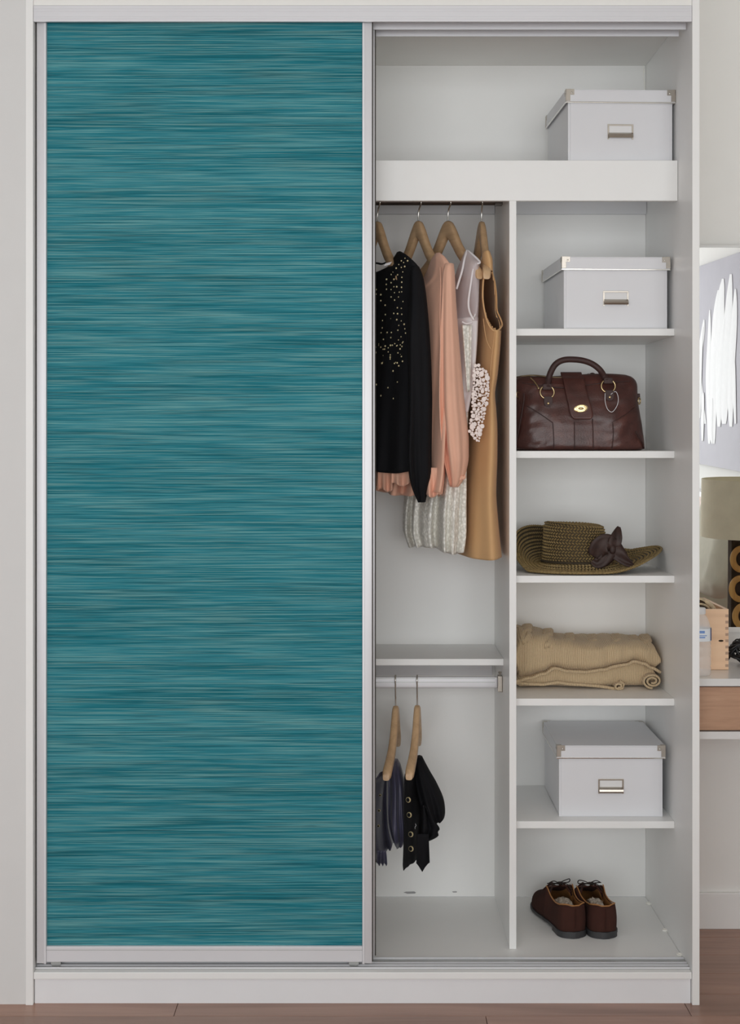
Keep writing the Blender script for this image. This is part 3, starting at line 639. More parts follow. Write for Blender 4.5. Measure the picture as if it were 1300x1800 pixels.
# navy top and black jacket on the lower rail
gn = thing('satin_top', 'navy satin top with tiny gold buttons hanging beside the door edge', 'top', (fx(690, .33), .33, ZC-(1520-CY)*K(.24)))
garment([(1356, 668, 685, .21, .012, .012, .6), (1362, 664, 688, .23, .035, .018, .5), (1380, 650, 690, .27, .07, .028, .4), (1430, 645, 692, .30, .10, .034, .4), (1470, 645, 694, .31, .105, .036, .45), (1490, 645, 698, .31, .105, .04, .5), (1504, 648, 702, .31, .105, .042, .5), (1512, 654, 698, .31, .10, .042, .5)],
    'navy', 'top_body', gn, nr=60, ns=96, sgn=-1, folds=[(5, .03, .2, 1), (9, .02, .24, 1.5), (13, .0, .12, 1)], seed=41, hem=.004)
garment([(1337, 686, 699, .29, .012, .014, .8), (1348, 681, 704, .28, .024, .022, .8), (1380, 682, 711, .27, .04, .03, .8), (1430, 682, 714, .26, .045, .034, .8), (1455, 684, 716, .26, .045, .034, .8), (1475, 689, 715, .26, .036, .03, .8), (1489, 695, 707, .26, .016, .014, .8)],
    'navy', 'sleeve', gn, nr=60, ns=64, folds=[(3, .08, .2, 1), (6, .06, .26, 2), (10, .02, .14, 1)], seed=42, capb=True)
def ruff(L, R, y0_, y1_, Y, mat, par, sd, name='hem_ruffle', amp=.006, waves=12):
    bm = bmesh.new(); n = 36; g = []
    for i in range(10):
        f = i/9; g.append([bm.verts.new(P(L+(R-L)*j/n+(2.5*(j/n-.5))*f, y0_+(y1_-y0_)*f*(1-.25*abs(math.sin(j/n*waves*.5+sd))), Y-amp*f*math.sin(j/n*waves+sd))) for j in range(n+1)])
    for i in range(9):
        for j in range(n): bm.faces.new((g[i][j], g[i][j+1], g[i+1][j+1], g[i+1][j]))
    o = obj(name, bm, mat, par, smooth=3); md = o.modifiers.new('thickness', 'SOLIDIFY'); md.thickness = .0016; return o
ruff(663, 678, 1495, 1523, .19, 'navy', gn, 1, waves=18)
def button(par, px, py, Y, r, facing):
    c = P(px, py, Y); ax = Vector(facing).normalized(); bm = bmesh.new()
    lathe(bm, c, [(r*.55, -.003), (r*.98, -.002), (r, 0), (r*.9, .0012)], 20, ax=ax)
    b_ = obj('button', bm, 'gold', par, smooth=.6)
    bm = bmesh.new(); lathe(bm, c+ax*.001, [(r*.72, 0), (r*.72, .0007), (r*.4, .0011)], 18, ax=ax); obj('button_centre', bm, 'black_wool', b_, smooth=.6)
for px, py in ((666.7, 1398), (665, 1425), (663.6, 1452)): button(gn, px+1, py, .192, .0034, (-.35, -1, 0))
gj = thing('jacket', 'black jacket with a column of gold-rimmed buttons on the lower rail', 'jacket', (fx(735, .33), .33, ZC-(1528-CY)*K(.2)))
garment([(1357, 713, 729, .20, .012, .012, .6), (1362, 711, 731, .21, .03, .018, .55), (1380, 710.5, 738, .24, .06, .026, .5), (1430, 710, 747, .25, .07, .032, .5), (1446, 710, 752, .25, .07, .034, .5), (1480, 709.5, 750, .25, .07, .036, .5), (1500, 709, 753, .25, .072, .038, .5), (1512, 708.5, 756, .25, .074, .04, .5), (1522, 709.5, 752, .25, .072, .04, .5)],
    'black_wool', 'jacket_body', gj, nr=60, ns=96, sgn=-1, folds=[(4, .03, .14, 1), (7, .02, .16, 1.5)], seed=51)
garment([(1331, 731, 742, .31, .012, .014, .8), (1344, 726.5, 748, .30, .026, .022, .8), (1362, 728, 757, .29, .036, .03, .8), (1382, 731, 768, .28, .044, .034, .8), (1410, 738, 780, .27, .05, .038, .8), (1430, 747, 783, .26, .046, .036, .8), (1440, 756, 781.5, .26, .036, .03, .8), (1445.5, 765, 775, .26, .016, .014, .8)],
    'black_wool', 'sleeve', gj, nr=60, ns=64, folds=[(3, .04, .16, 1), (6, .03, .2, 2)], seed=52, capb=True)
bm = bmesh.new(); g = []      # flared peplum point
out = [(1415, 742, 747), (1432, 742, 756), (1448, 742, 766), (1457, 742, 771.5), (1462, 742, 768), (1468, 742, 769.5), (1473, 742, 763), (1478, 742, 752)]
for py, l, r in lerp_rows(out, 26): g.append([bm.verts.new(P(l+(r-l)*j/10, py, .215+.010*math.sin(j*.9+py*.05))) for j in range(11)])
for i in range(25):
    for j in range(10): bm.faces.new((g[i][j], g[i][j+1], g[i+1][j+1], g[i+1][j]))
o = obj('peplum', bm, 'black_wool', gj, smooth=3); md = o.modifiers.new('thickness', 'SOLIDIFY'); md.thickness = .002
ruff(733, 753, 1466, 1533, .176, 'black_wool', gj, 2, 'hem_flap', .008, 5)
for px, py in ((717, 1406), (718.7, 1432.5), (721.5, 1466.5), (721.8, 1492)): button(gj, px, py, .168, .0072, (-.75, -1, .1))
trim([(729.5, 1448, .168), (731, 1451, .166), (729, 1454, .166), (729.5, 1457, .168)], .0004, 'boxcard', gj, 'loose_thread', 16)
# ------------------------------------------------------------------ handbag
hb = thing('handbag', 'dark brown leather handbag with brass turn lock and single handle', 'bag', (fx(1021, .33), .335, ZS[1]+.0005))
zb0 = ZS[1]+.0008
brow = [(790.5, 912, 1132, .070), (788.5, 906, 1137.5, .078), (782, 904.5, 1139, .082), (760, 906, 1137, .082), (735, 906.5, 1133, .078), (710, 906, 1129, .070), (690, 905.5, 1127.5, .060), (675, 906, 1127, .048), (665, 909, 1124, .038), (659, 914, 1117, .028), (656.5, 920, 1108, .018)]
def bag_row(py):
    rr = brow
    for a, b in zip(rr, rr[1:]):
        if a[0] >= py >= b[0]: f = (a[0]-py)/(a[0]-b[0]); return [a[i]+(b[i]-a[i])*f for i in range(1, 4)]
    return list((rr[0] if py > rr[0][0] else rr[-1])[1:])
YBAG = .34; KB = K(.27)
def bagz(py): return zb0+(790.5-py)*KB
def bag_front(px, py):
    L, R, d = bag_row(py); u = max(-1, min(1, (px-(L+R)/2)/((R-L)/2))); return YBAG-d*(1-abs(u)**4.5)**(1/2.6)
def BP(px, py, off=0.0): return Vector(((px-CX)*KB, bag_front(px, py)-off, bagz(py)))
bm = bmesh.new(); grid = []; ns = 96
for py, L, R, d in lerp_rows(brow, 60):
    ring = []
    for j in range(ns):
        th = 2*PI*j/ns; ct, stt = math.cos(th), math.sin(th)
        px = (L+R)/2+(R-L)/2*math.copysign(abs(ct)**(2/4.5), ct); Y = YBAG+d*math.copysign(abs(stt)**(2/2.6), stt)
        dep = (noise.noise(Vector((px*.03, py*.035, 1 if stt > 0 else 0)))*.006+noise.noise(Vector((px*.07+py*.04, py*.06, 3)))*.0035)*min(1, (790.5-py)/10)*(1 if py > 662 else .3)
        sag = 0
        if py < 672: sag = -.004*math.sin((px-905)/233*PI*2.2)
        ring.append(bm.verts.new(((px-CX)*KB, Y+dep*(1 if stt > 0 else -1), bagz(py)+sag)))
    grid.append(ring)
for A, Bq in zip(grid, grid[1:]):
    for j in range(ns): bm.faces.new((A[j], A[(j+1) % ns], Bq[(j+1) % ns], Bq[j]))
bm.faces.new(grid[0][::-1]); bm.faces.new(grid[-1])
bbody = obj('bag_body', bm, 'leather', hb, smooth=.9)
def on_bag(pts, r, mat, name, off=.002, n=40, par=None, seg=8):
    q = spline([Vector((a, b, 0)) for a, b in pts], n); bm = bmesh.new(); tube(bm, [BP(v.x, v.y, off) for v in q], r, seg); return obj(name, bm, mat, par or hb, smooth=1)
for pl in ([(922, 690), (921, 705), (915, 740), (910, 770), (908, 784)], [(1117, 757), (1124, 768), (1131, 778), (1135, 787)]): on_bag(pl, .0022, 'leather_dark', 'piping', .006)
for pl in ([(970, 742), (971, 760), (972, 787)], [(1075, 740), (1076, 760), (1074, 787)], [(1008, 740), (1008, 787)], [(1040, 735), (1041, 787)], [(926, 712), (945, 724), (970, 742)], [(1117, 715), (1098, 728), (1075, 740)]): on_bag(pl, .0011, 'leather_dark', 'seam', .0035)
on_bag([(912, 660), (940, 657), (980, 661), (1030, 660), (1070, 662), (1112, 660)], .0022, 'zipm', 'zip', -.004, 60)
on_bag([(920, 671), (950, 676), (985, 680), (1010, 678), (1060, 672), (1110, 668)], .0018, 'leather_dark', 'zip_welt', .002, 60)
# flap: strap over the front
bm = bmesh.new(); g = []; fr_ = [(652, 990, 1027), (656, 990, 1027.5), (670, 991.5, 1029), (690, 994, 1032), (710, 997.5, 1037), (725, 1000, 1040), (732, 1003, 1040), (736, 1008, 1035)]
for py, l, r in lerp_rows(fr_, 30):
    rowv = []
    for j in range(13):
        px = l+(r-l)*j/12; q = BP(px, max(py, 660), .0062+(.003 if 700 < py else .0025)); q.z = bagz(py) if py >= 652 else q.z
        if py < 662: q.y = YBAG-.03+(662-py)*.002
        rowv.append(bm.verts.new(q))
    g.append(rowv)
for A, Bq in zip(g, g[1:]):
    for j in range(12): bm.faces.new((A[j], A[j+1], Bq[j+1], Bq[j]))
flap = obj('flap', bm, 'leather', hb, smooth=3); md = flap.modifiers.new('thickness', 'SOLIDIFY'); md.thickness = .0035; md.offset = 0
lk = BP(1019, 717, .0125); bm = bmesh.new()
lathe(bm, (0, 0, 0), [(.0128, 0), (.0128, .0015), (.0105, .0028), (.0085, .0028), (.0075, .0016)], 28, ax=(0, -1, 0))
bmesh.ops.scale(bm, verts=bm.verts, vec=(1.45, 1, .82)); bmesh.ops.rotate(bm, verts=bm.verts, cent=(0, 0, 0), matrix=Matrix.Rotation(-.12, 3, 'Y')); bmesh.ops.translate(bm, verts=bm.verts, vec=lk)
lock = obj('turn_lock', bm, 'brass', hb, smooth=.5)
bm = bmesh.new(); ball(bm, lk+Vector((0, -.004, 0)), .006, 14, 8, (1.3, .7, .55)); obj('lock_tongue', bm, 'brass', lock, smooth=1)
# rings, tabs, rivets and handle
ends = []
for rx, ry in ((961.5, 688), (1070, 677)):
    c = BP(rx, ry, .008); bm = bmesh.new(); torus(bm, c, .0185, .0019, (0, -1, .15), 28, 8, 1, .95); obj('ring', bm, 'brass', hb, smooth=1); ends.append(c)
    a = c+Vector((.002, 0, -.012)); bm = bmesh.new()
    prof = [(-.0105, 0), (.0105, 0), (.0115, -.012), (.010, -.022), (.005, -.0275), (-.005, -.0275), (-.010, -.022), (-.0115, -.012)]
    prism(bm, [(a.x+x_, BP(rx, ry+10, .012).y, a.z+z_) for x_, z_ in prof], (0, .008, 0)); bmesh.ops.bevel(bm, geom=bm.edges[:], offset=.001, segments=2, affect='EDGES')
    tb = obj('ring_tab', bm, 'leather_dark', hb)
    bm = bmesh.new(); ball(bm, (a.x, BP(rx, ry+10, .0125).y, a.z-.018), .0034, 12, 8, (1, .6, 1)); obj('rivet', bm, 'brass', tb, smooth=1)
    bm = bmesh.new(); box(bm, c.x-.012, c.x+.012, c.y-.005, c.y+.005, c.z+.006, c.z+.022, bev=.003); obj('handle_loop', bm, 'leather_dark', hb, smooth=.7)
hp = [(963, 680), (965, 665), (970, 650), (978, 638), (990, 631.5), (1005, 630), (1025, 632), (1042, 638), (1055, 648), (1064, 660), (1068, 669)]
Yh = [ends[0].y, ends[0].y+.01, .285, .285, .285, .285, .285, .285, .285, ends[1].y+.01, ends[1].y]
q = spline([Vector(((a-CX)*KB, y_, bagz(b))) for (a, b), y_ in zip(hp, Yh)], 60); bm = bmesh.new(); tube(bm, q, .0082, 14); obj('handle', bm, 'leather_dark', hb, smooth=1)
c = Vector(((1128-CX)*KB, YBAG-.01, bagz(700))); bm = bmesh.new(); torus(bm, c+Vector((.003, -.004, -.004)), .0085, .0018, (1, -.6, 0), 24, 8); obj('side_ring', bm, 'brass', hb, smooth=1)
bm = bmesh.new(); box(bm, c.x-.006, c.x+.006, c.y-.003, c.y+.003, c.z, c.z+.016, bev=.002); obj('side_tab', bm, 'leather_dark', hb)
c = BP(912, 692, .004); bm = bmesh.new(); torus(bm, c, .0075, .0016, (1, -.8, 0), 24, 8); obj('side_ring', bm, 'brass', hb, smooth=1)
bm = bmesh.new(); tube(bm, [BP(935, 662, .004), BP(940, 668, .008), BP(945, 676, .009), BP(947, 681, .009)], .0015, 8); ball(bm, BP(947, 681, .009), .003); obj('zip_pull', bm, 'brass', hb, smooth=1)
on_bag([(1073, 692), (1082, 687), (1086, 698), (1083, 712), (1074, 723), (1066, 718), (1062.5, 705), (1063, 690)], .0008, 'boxcard', 'thread_loop', .010, 60)
for cx_, cy_, rr_ in ((1040, 657, .005), (1047, 656, .006), (1053, 658, .005)):
    bm = bmesh.new(); ball(bm, Vector(((cx_-CX)*KB, YBAG-.01, bagz(cy_))), rr_, 12, 8, (1.4, 1, 1)); obj('back_ring_tab', bm, 'leather_dark', hb, smooth=1)
# ------------------------------------------------------------------ straw hat (stitched braid)
HC = Vector((fx(1011, .372), .372, ZS[2]+.002))
ht = thing('straw_hat', 'olive brown woven straw sun hat with curled brim and ribbon bow', 'hat', HC)
def hat_pt(s, phi):
    """s 0..1 crown top, 1..2 crown wall, 2..3 brim; phi 0 = +x, -90 = towards the room"""
    c, sn = math.cos(phi), math.sin(phi); left = max(0, -c); right = max(0, c); back = max(0, sn); frt = max(0, -sn)
    ra, rb, hgt = .079, .088, .122
    base = .016
    if s <= 1: r = s*ra*.985; z = hgt-.010*(1-s*s)*(1-.5*s)+.0015*math.sin(phi*2); return Vector((r*c-.004, r*sn*.93, z-.006*c*s))
    if s <= 2:
        f = s-1; e = 1-(1-min(f*6, 1))**2*.04; r = (ra+(rb-ra)*f)*e; z = hgt+(base-hgt)*f; return Vector((r*c-.004*(1-f), r*sn*.93, z-.006*c*(1-f)))
    f = s-2; rx = (.112+.031*right-.032*left) ; ry = .105
    edge_r = Vector((c*(rb+rx*1.0), sn*(rb*.93+ry*.80*(1 if sn < 0 else 1.05))))
    r0 = Vector((rb*c, rb*.93*sn)); p = r0.lerp(edge_r, f)
    up = .092*max(0, math.cos(phi-2.25))**1.2+.064*right**3+.02*back
    z = base*(1-f)**2+.003*frt+up*(f**1.7)-.006*f*(1-f)*4*frt
    if right > .8: z -= .012*max(0, f-.8)*5*(right-.8)*5*.6
    return Vector((p.x, p.y, max(z, .004)))
bm = bmesh.new(); ns = 96; rows_ = [i/60*3 for i in range(1, 61)]; grid = [[bm.verts.new(HC+hat_pt(s, 2*PI*j/ns)) for j in range(ns)] for s in rows_]
top = bm.verts.new(HC+hat_pt(0, 0))
for j in range(ns): bm.faces.new((top, grid[0][j], grid[0][(j+1) % ns]))
for A, Bq in zip(grid, grid[1:]):
    for j in range(ns): bm.faces.new((A[j], Bq[j], Bq[(j+1) % ns], A[(j+1) % ns]))
o = obj('hat_shell', bm, 'straw_dark', ht, smooth=3); md = o.modifiers.new('thickness', 'SOLIDIFY'); md.thickness = .0016; md.offset = 0
# stitches: pairs of slanted strands per braid row, on both faces of the brim
verts, faces = [], []
def stitch(c, tx, ty, nn, ln, wd_, hh):
    b = len(verts)
    for u, v_, w_ in ((-ln, 0, 0), (-ln*.3, -wd_, 0), (ln*.5, -wd_*.8, 0), (ln, 0, 0), (ln*.5, wd_*.8, 0), (-ln*.3, wd_, 0), (-ln*.35, 0, hh), (ln*.45, 0, hh)):
        verts.append(c+tx*u+ty*v_+nn*w_)
    for f in ((0, 1, 6), (1, 2, 7, 6), (2, 3, 7), (3, 4, 7), (4, 5, 6, 7), (5, 0, 6)): faces.append(tuple(b+i for i in f))
step = .0078; s = .10
sl = []
while s < 3.0:
    sl.append(s); ds = 1e-3; ln_ = sum((hat_pt(min(s+ds, 3), p)-hat_pt(s, p)).length for p in (0, 1.57, 3.14, 4.71))/4/ds; s += step/max(ln_, .02)
for ri, s in enumerate(sl):
    circ = sum((hat_pt(s, 2*PI*(j+1)/24)-hat_pt(s, 2*PI*j/24)).length for j in range(24)); n = max(8, int(circ/.0085))
    for j in range(n):
        ph = 2*PI*(j+(ri % 2)*.5)/n; c = hat_pt(s, ph); tx = (hat_pt(s, ph+.02)-hat_pt(s, ph-.02)).normalized(); ty = (hat_pt(min(s+.02, 3), ph)-hat_pt(max(s-.02, 0), ph)); ty = ty.normalized() if ty.length > 1e-9 else Vector((0, 0, 1))
        nn = tx.cross(ty).normalized()
        if s <= 2 and nn.dot(Vector((c.x, c.y, .05 if s > 1 else 1))) < 0: nn = -nn
        if s > 2 and nn.z < 0: nn = -nn
        sg = 1 if ri % 2 else -1; dx = (tx*.8+ty*.6*sg).normalized(); dy = nn.cross(dx)
        stitch(HC+c+nn*.0006, dx, dy, nn, .0056, .0025, .0032)
        if s > 2: stitch(HC+c-nn*.0006, dx, dy, -nn, .0056, .0025, .0032)
me = bpy.data.meshes.new('woven_braid'); off = root_loc(ht); me.from_pydata([v_-off for v_ in verts], [], faces); me.materials.append(M['straw'])
o = bpy.data.objects.new('woven_braid', me); C.objects.link(o); o.parent = ht; o['kind'] = 'stuff'
bm = bmesh.new()
for ph0 in (0, PI):
    pts = []
    for j in range(360): p = 2*PI*j/360; c = hat_pt(3, p); a = 70*p+ph0; pts.append(HC+c+Vector((math.cos(p), math.sin(p), 0))*.0016*math.cos(a)+Vector((0, 0, .0016*math.sin(a)+.0005)))
    tube(bm, pts, .002, 6, closed=True)
obj('brim_edge', bm, 'straw', ht, smooth=3)
# ribbon bow
def ribbon(cp, wid, name, nrm=Vector((0, -1, 0)), twist=0):
    c = spline(cp, 24); bm = bmesh.new(); g = []
    for i, p in enumerate(c):
        tdir = (c[min(i+1, 23)]-c[max(i-1, 0)]).normalized(); sd = tdir.cross(nrm).normalized(); wv_ = wid(i/23)
        g.append([bm.verts.new(p+sd*wv_*u+nrm*.004*math.cos(u*3+i*.2)) for u in (-1, -.6, -.2, .2, .6, 1)])
    for A, Bq in zip(g, g[1:]):
        for j in range(5): bm.faces.new((A[j], A[j+1], Bq[j+1], Bq[j]))
    o = obj(name, bm, 'bow', ht, smooth=3); md = o.modifiers.new('thickness', 'SOLIDIFY'); md.thickness = .0016
YW = .288
ribbon([P(1075, 978, YW), P(1078, 958, YW-.012), P(1084, 940, YW-.006), P(1088, 926, YW+.01)], lambda f: .017*math.sin(PI*min(.97, .3+f*.68))+.002, 'bow_tail')
ribbon([P(1080, 964, YW-.004), P(1068, 956, YW-.016), P(1054, 962, YW-.014), P(1042, 978, YW-.004)], lambda f: .024*math.sin(PI*min(.9, .2+f*.6))+.003, 'bow_loop')
ribbon([P(1078, 965, YW-.006), P(1088, 975, YW-.012), P(1100, 987, YW-.012), P(1112, 995, YW-.012)], lambda f: .024*(1-f*.85)+.002, 'bow_tail')
ribbon([P(1077, 968, YW-.008), P(1062, 985, YW-.012), P(1050, 990, YW-.010), P(1042, 984, YW-.006)], lambda f: .018*(1-f*.6)+.002, 'bow_loop')
bm = bmesh.new(); ball(bm, P(1076, 966, YW-.012), .009, 14, 10, (1, .8, 1.4)); obj('bow_knot', bm, 'bow', ht, smooth=1)
bm = bmesh.new(); pts = [HC+hat_pt(1.93, 2*PI*j/64)*1.0+Vector((math.cos(2*PI*j/64), math.sin(2*PI*j/64), 0))*.003 for j in range(64)]; tube(bm, pts, .003, 6, closed=True, flat=1.8); obj('hat_band', bm, 'straw_dark', ht, smooth=3)
# ------------------------------------------------------------------ folded knitted blanket
zk = ZS[3]+.0006
kb = thing('knitted_blanket', 'beige cable-knit blanket folded on the shelf with one rolled corner', 'blanket', (fx(1035, .4), .42, zk))
def slab(name, prof, n=110, x0=906, x1=1161, m=26, seed=0, amp=.003):
    """prof(u) -> yfront, yback, z0, z1 at the fraction u along x"""
    bm = bmesh.new(); g = []
    for i in range(n):
        u = i/(n-1); yf, yb, z0, z1 = prof(u); ring = []; endf = min(1, min(u, 1-u)*22+.25)
        zc = (z0+z1)/2; h = (z1-z0)/2*endf; yc = (yf+yb)/2; d = (yb-yf)/2
        for k in range(m):
            a = 2*PI*k/m; ca, sa = math.cos(a), math.sin(a); x = fx(x0+(x1-x0)*u, yf)
            y_ = yc-d*math.copysign(abs(ca)**.45, ca); z_ = zc+h*math.copysign(abs(sa)**.6, sa)
            nz = noise.noise(Vector((x*26, y_*20, z_*26+seed)))*amp
            ring.append(bm.verts.new((x, y_+nz, max(z_+(nz if sa > .2 else 0), zk))))
        g.append(ring)
    for A, Bq in zip(g, g[1:]):
        for k in range(m): bm.faces.new((A[k], A[(k+1) % m], Bq[(k+1) % m], Bq[k]))
    bm.faces.new(g[0][::-1]); bm.faces.new(g[-1]); return obj(name, bm, 'knit', kb, smooth=3)
def hemz(u): # lower edge of the upper fold, metres above the shelf
    px = 906+260*u; pts = [(905, 1200), (930, 1194), (958, 1186), (975, 1176), (1000, 1181), (1030, 1182), (1060, 1178), (1090, 1171), (1105, 1169), (1118, 1164), (1135, 1168), (1150, 1176), (1168, 1184)]
    for (a, ya), (b, yb) in zip(pts, pts[1:]):
        if a <= px <= b: f = (px-a)/(b-a); f = f*f*(3-2*f); return (1211-(ya+(yb-ya)*f))*K(.33)
    return (1211-pts[-1][1])*K(.33)
def topz(u):
    px = 906+260*u; pts = [(905, 1117), (920, 1112), (940, 1118), (960, 1121), (990, 1128), (1020, 1133), (1045, 1131), (1065, 1133), (1088, 1130), (1110, 1133), (1130, 1131), (1150, 1134), (1168, 1140)]
    for (a, ya), (b, yb) in zip(pts, pts[1:]):
        if a <= px <= b: f = (px-a)/(b-a); f = f*f*(3-2*f); return (1211-(ya+(yb-ya)*f))*K(.40)
    return (1211-1140)*K(.40)
slab('lower_fold', lambda u: (.345+.008*math.sin(u*9), .56, zk, zk+hemz(u)+.012), seed=1, x1=1156)
slab('upper_fold', lambda u: (.336+.006*math.sin(u*7+1)+.0035*math.sin(u*23+math.sin(u*9)*2)+.0018*math.sin(u*61), .57, zk+max(hemz(u), .004), zk+topz(u)), seed=2, amp=.007, n=170)
bm = bmesh.new(); tube(bm, [Vector((fx(906+255*i/99, .336), .330+.006*math.sin(i/99*7+1)+.002*math.sin(i*.9), zk+max(hemz(i/99), .004)+.004)) for i in range(100)], .0042, 8); obj('hem', bm, 'knit', kb, smooth=3)
bm = bmesh.new(); tube(bm, [P(a, b, .336) for a, b in ((907, 1203), (930, 1205), (955, 1206), (980, 1202), (1000, 1205), (1030, 1207), (1055, 1209), (1080, 1213), (1094, 1212), (1096, 1205), (1088, 1200))], .0042, 8); 
bmesh.ops.translate(bm, verts=bm.verts, vec=(0, 0, .004)); obj('hem', bm, 'knit', kb, smooth=3)
# cables on the top
for i, cx0 in enumerate((925, 962, 1000, 1040, 1082, 1112, 1134)):
    bm = bmesh.new(); u0 = (cx0-906)/260
    for s_ in (0, PI): tube(bm, [Vector((fx(cx0, .45)+.008*math.sin(f*14+s_)+.03*(f-.5), .345+.21*f, zk+topz(min(max(u0, 0), 1))+.002*math.sin(f*14+s_+1.5)-.022*(2*f-1)**4-.0045)) for f in [q/40 for q in range(41)]], .0085, 8)
    obj('cable', bm, 'knit', kb, smooth=3)
# rolled corner: spiral sheet, axis running front to back
for nme, cx_, cy_, turns, r0_, r1_ in (('rolled_corner', 1145, 1196, 2.1, .006, .0235), ('rolled_corner', 1086, 1205, 1.3, .004, .011)):
    c0 = P(cx_, cy_, .335); bm = bmesh.new(); g = []; n = 70
    for i in range(n):
        f = i/(n-1); a = -2.2+f*turns*2*PI; r_ = r0_+(r1_-r0_)*f; z_ = max(c0.z+r_*.82*math.sin(a), zk+.003)
        g.append([bm.verts.new((c0.x+r_*1.1*math.cos(a)+.002*math.sin(d_*4), .322+.05*d_, z_)) for d_ in (0, .1, .3, .6, 1)])
    for A, Bq in zip(g, g[1:]):
        for k in range(4): bm.faces.new((A[k], A[k+1], Bq[k+1], Bq[k]))
    o = obj(nme, bm, 'knit', kb, smooth=3); md = o.modifiers.new('thickness', 'SOLIDIFY'); md.thickness = .005; md.offset = 0
# ------------------------------------------------------------------ shoes
def shoe(loc, rz, label, mirror=1):
    r = thing('shoe', label, 'shoe', loc, rz)
    Ln = .28
    def pt(n, bm, m, par=r, **k): return obj(n, bm, m, par, world=False, **k)
    #  t, half width, sole z, wall top z, side shift
    SEC = [(0.0, .012, .016, .086, 0), (.012, .020, .015, .088, 0), (.035, .0285, .015, .088, 0), (.07, .0345, .015, .086, 0), (.12, .0375, .015, .082, 0), (.25, .037, .014, .077, .001), (.38, .038, .012, .082, .003), (.48, .041, .010, .098, .004), (.56, .0435, .010, .094, .005), (.65, .046, .009, .080, .005), (.76, .0465, .009, .066, .004), (.87, .041, .010, .056, .002), (.94, .031, .012, .048, 0), (.985, .018, .014, .040, 0), (1.0, .006, .016, .034, 0)]
    def shell(scale, dz, name, mat, cutk, ys=1.0, yo=0.0):
        bm = bmesh.new(); g = []; sec = lerp_rows(SEC, 56); m = 33
        for t_, w_, z0, z1, sh in sec:
            ring = []; w_ = w_*scale
            open_ = t_ < .50
            for k in range(m):
                f = k/(m-1)*2-1            # -1 left sole edge .. 1 right sole edge
                a = abs(f)
                if open_:
                    # wall: from sole up to collar, then flat gap at the collar (removed)
                    if a > .35: q = (1-a)/.65; lean = .90 if t_ > .05 else .8; x = math.copysign(w_*(1+.06*math.sin(q*PI)-(1-lean)*q*q), f); z = z0+(z1-z0)*q
                    else: x = f/.35*w_*.9; z = z1
                else:
                    ang = a*PI/2; e = .72; x = math.copysign(w_*math.sin(ang)**e, f); z = z0+(z1-z0)*(math.cos(ang)**.8)
                ring.append(bm.verts.new((mirror*(x+sh), t_*Ln*ys+yo, z+dz)))
            g.append((t_, ring))
        for (ta, A), (tb, Bq) in zip(g, g[1:]):
            for k in range(m-1):
                mid = abs((k+.5)/(m-1)*2-1); tm = (ta+tb)/2
                if cutk and tm < .47 and mid < .35: continue
                if cutk and .47 <= tm < .60 and mid < .06: continue
                bm.faces.new((A[k], A[k+1], Bq[k+1], Bq[k]))
        # heel closure
        h = g[0][1]
        kk = [k for k in range(m) if abs(k/(m-1)*2-1) > .35]; half = len(kk)//2
        for i in range(half-1): 
            a0, a1 = h[kk[i]], h[kk[i+1]]; b0, b1 = h[kk[-1-i]], h[kk[-2-i]]
            bm.faces.new((a0, a1, b1, b0))
        o = pt(name, bm, mat, smooth=1.2); return o
    up = shell(1.0, 0, 'upper', 'suede', True); md = up.modifiers.new('thickness', 'SOLIDIFY'); md.thickness = .0022; md.offset = -1
    li = shell(.91, -.0004, 'lining', 'lining', True, .97, .005)
    # sole and heel
    def outline(grow, t0, t1, n=28):
        sec = lerp_rows(SEC, 80); sel = [q for q in sec if t0 <= q[0] <= t1]
        lft = [(-(q[1]+grow)+q[4], q[0]*Ln) for q in sel]; rgt = [((q[1]+grow)+q[4], q[0]*Ln) for q in sel]
        if t0 == 0: lft = [(-.008, -grow-.001)]+lft; rgt = [(.008, -grow-.001)]+rgt
        return lft+rgt[::-1]
    def slab_(poly, zf, thick, name):
        bm = bmesh.new(); a = [bm.verts.new((mirror*x, y_, zf(y_/Ln))) for x, y_ in poly]; b = [bm.verts.new((mirror*x, y_, max(zf(y_/Ln)-thick(y_/Ln), .0003))) for x, y_ in poly]
        n = len(a)
        for i in range(n): bm.faces.new((a[i], a[(i+1) % n], b[(i+1) % n], b[i]))
        bm.faces.new(a); bm.faces.new(b[::-1]); bmesh.ops.triangulate(bm, faces=[f for f in bm.faces if len(f.verts) > 4]); return pt(name, bm, 'sole', smooth=.7)
    def zf(t_):
        for a, b in zip(SEC, SEC[1:]):
            if a[0] <= t_ <= b[0]: f = (t_-a[0])/(b[0]-a[0]); return a[2]+(b[2]-a[2])*f+.002
        return SEC[0][2]+.002
    slab_(outline(.0035, 0, 1), zf, lambda t_: .0065, 'sole')
    slab_(outline(.0025, 0, .27), lambda t_: zf(t_)-.0066, lambda t_: .03, 'heel')
    bm = bmesh.new(); poly = outline(-.006, .03, .55); f = bm.faces.new([bm.verts.new((mirror*x, y_, zf(y_/Ln)+.004)) for x, y_ in poly]); bmesh.ops.triangulate(bm, faces=[f]); pt('insole', bm, 'lining')
    # collar binding
    bm = bmesh.new(); cl = []
    sec = [q for q in lerp_rows(SEC, 60) if q[0] <= .50]
    for q in reversed(sec): cl.append(Vector((mirror*(-(q[1]*(.90 if q[0] > .05 else .8))+q[4]), q[0]*Ln, q[3]+.0003)))
    for q in sec: cl.append(Vector((mirror*(q[1]*(.90 if q[0] > .05 else .8)+q[4]), q[0]*Ln, q[3]+.0003)))
    tube(bm, cl, .0016, 6); pt('collar_edge', bm, 'lining', smooth=1)
    bm = bmesh.new(); tube(bm, [(0, -.0012, .026), (0, -.002, .05), (0, -.0012, .078)], .0022, 6, flat=.5); pt('back_seam', bm, 'suede', smooth=1)
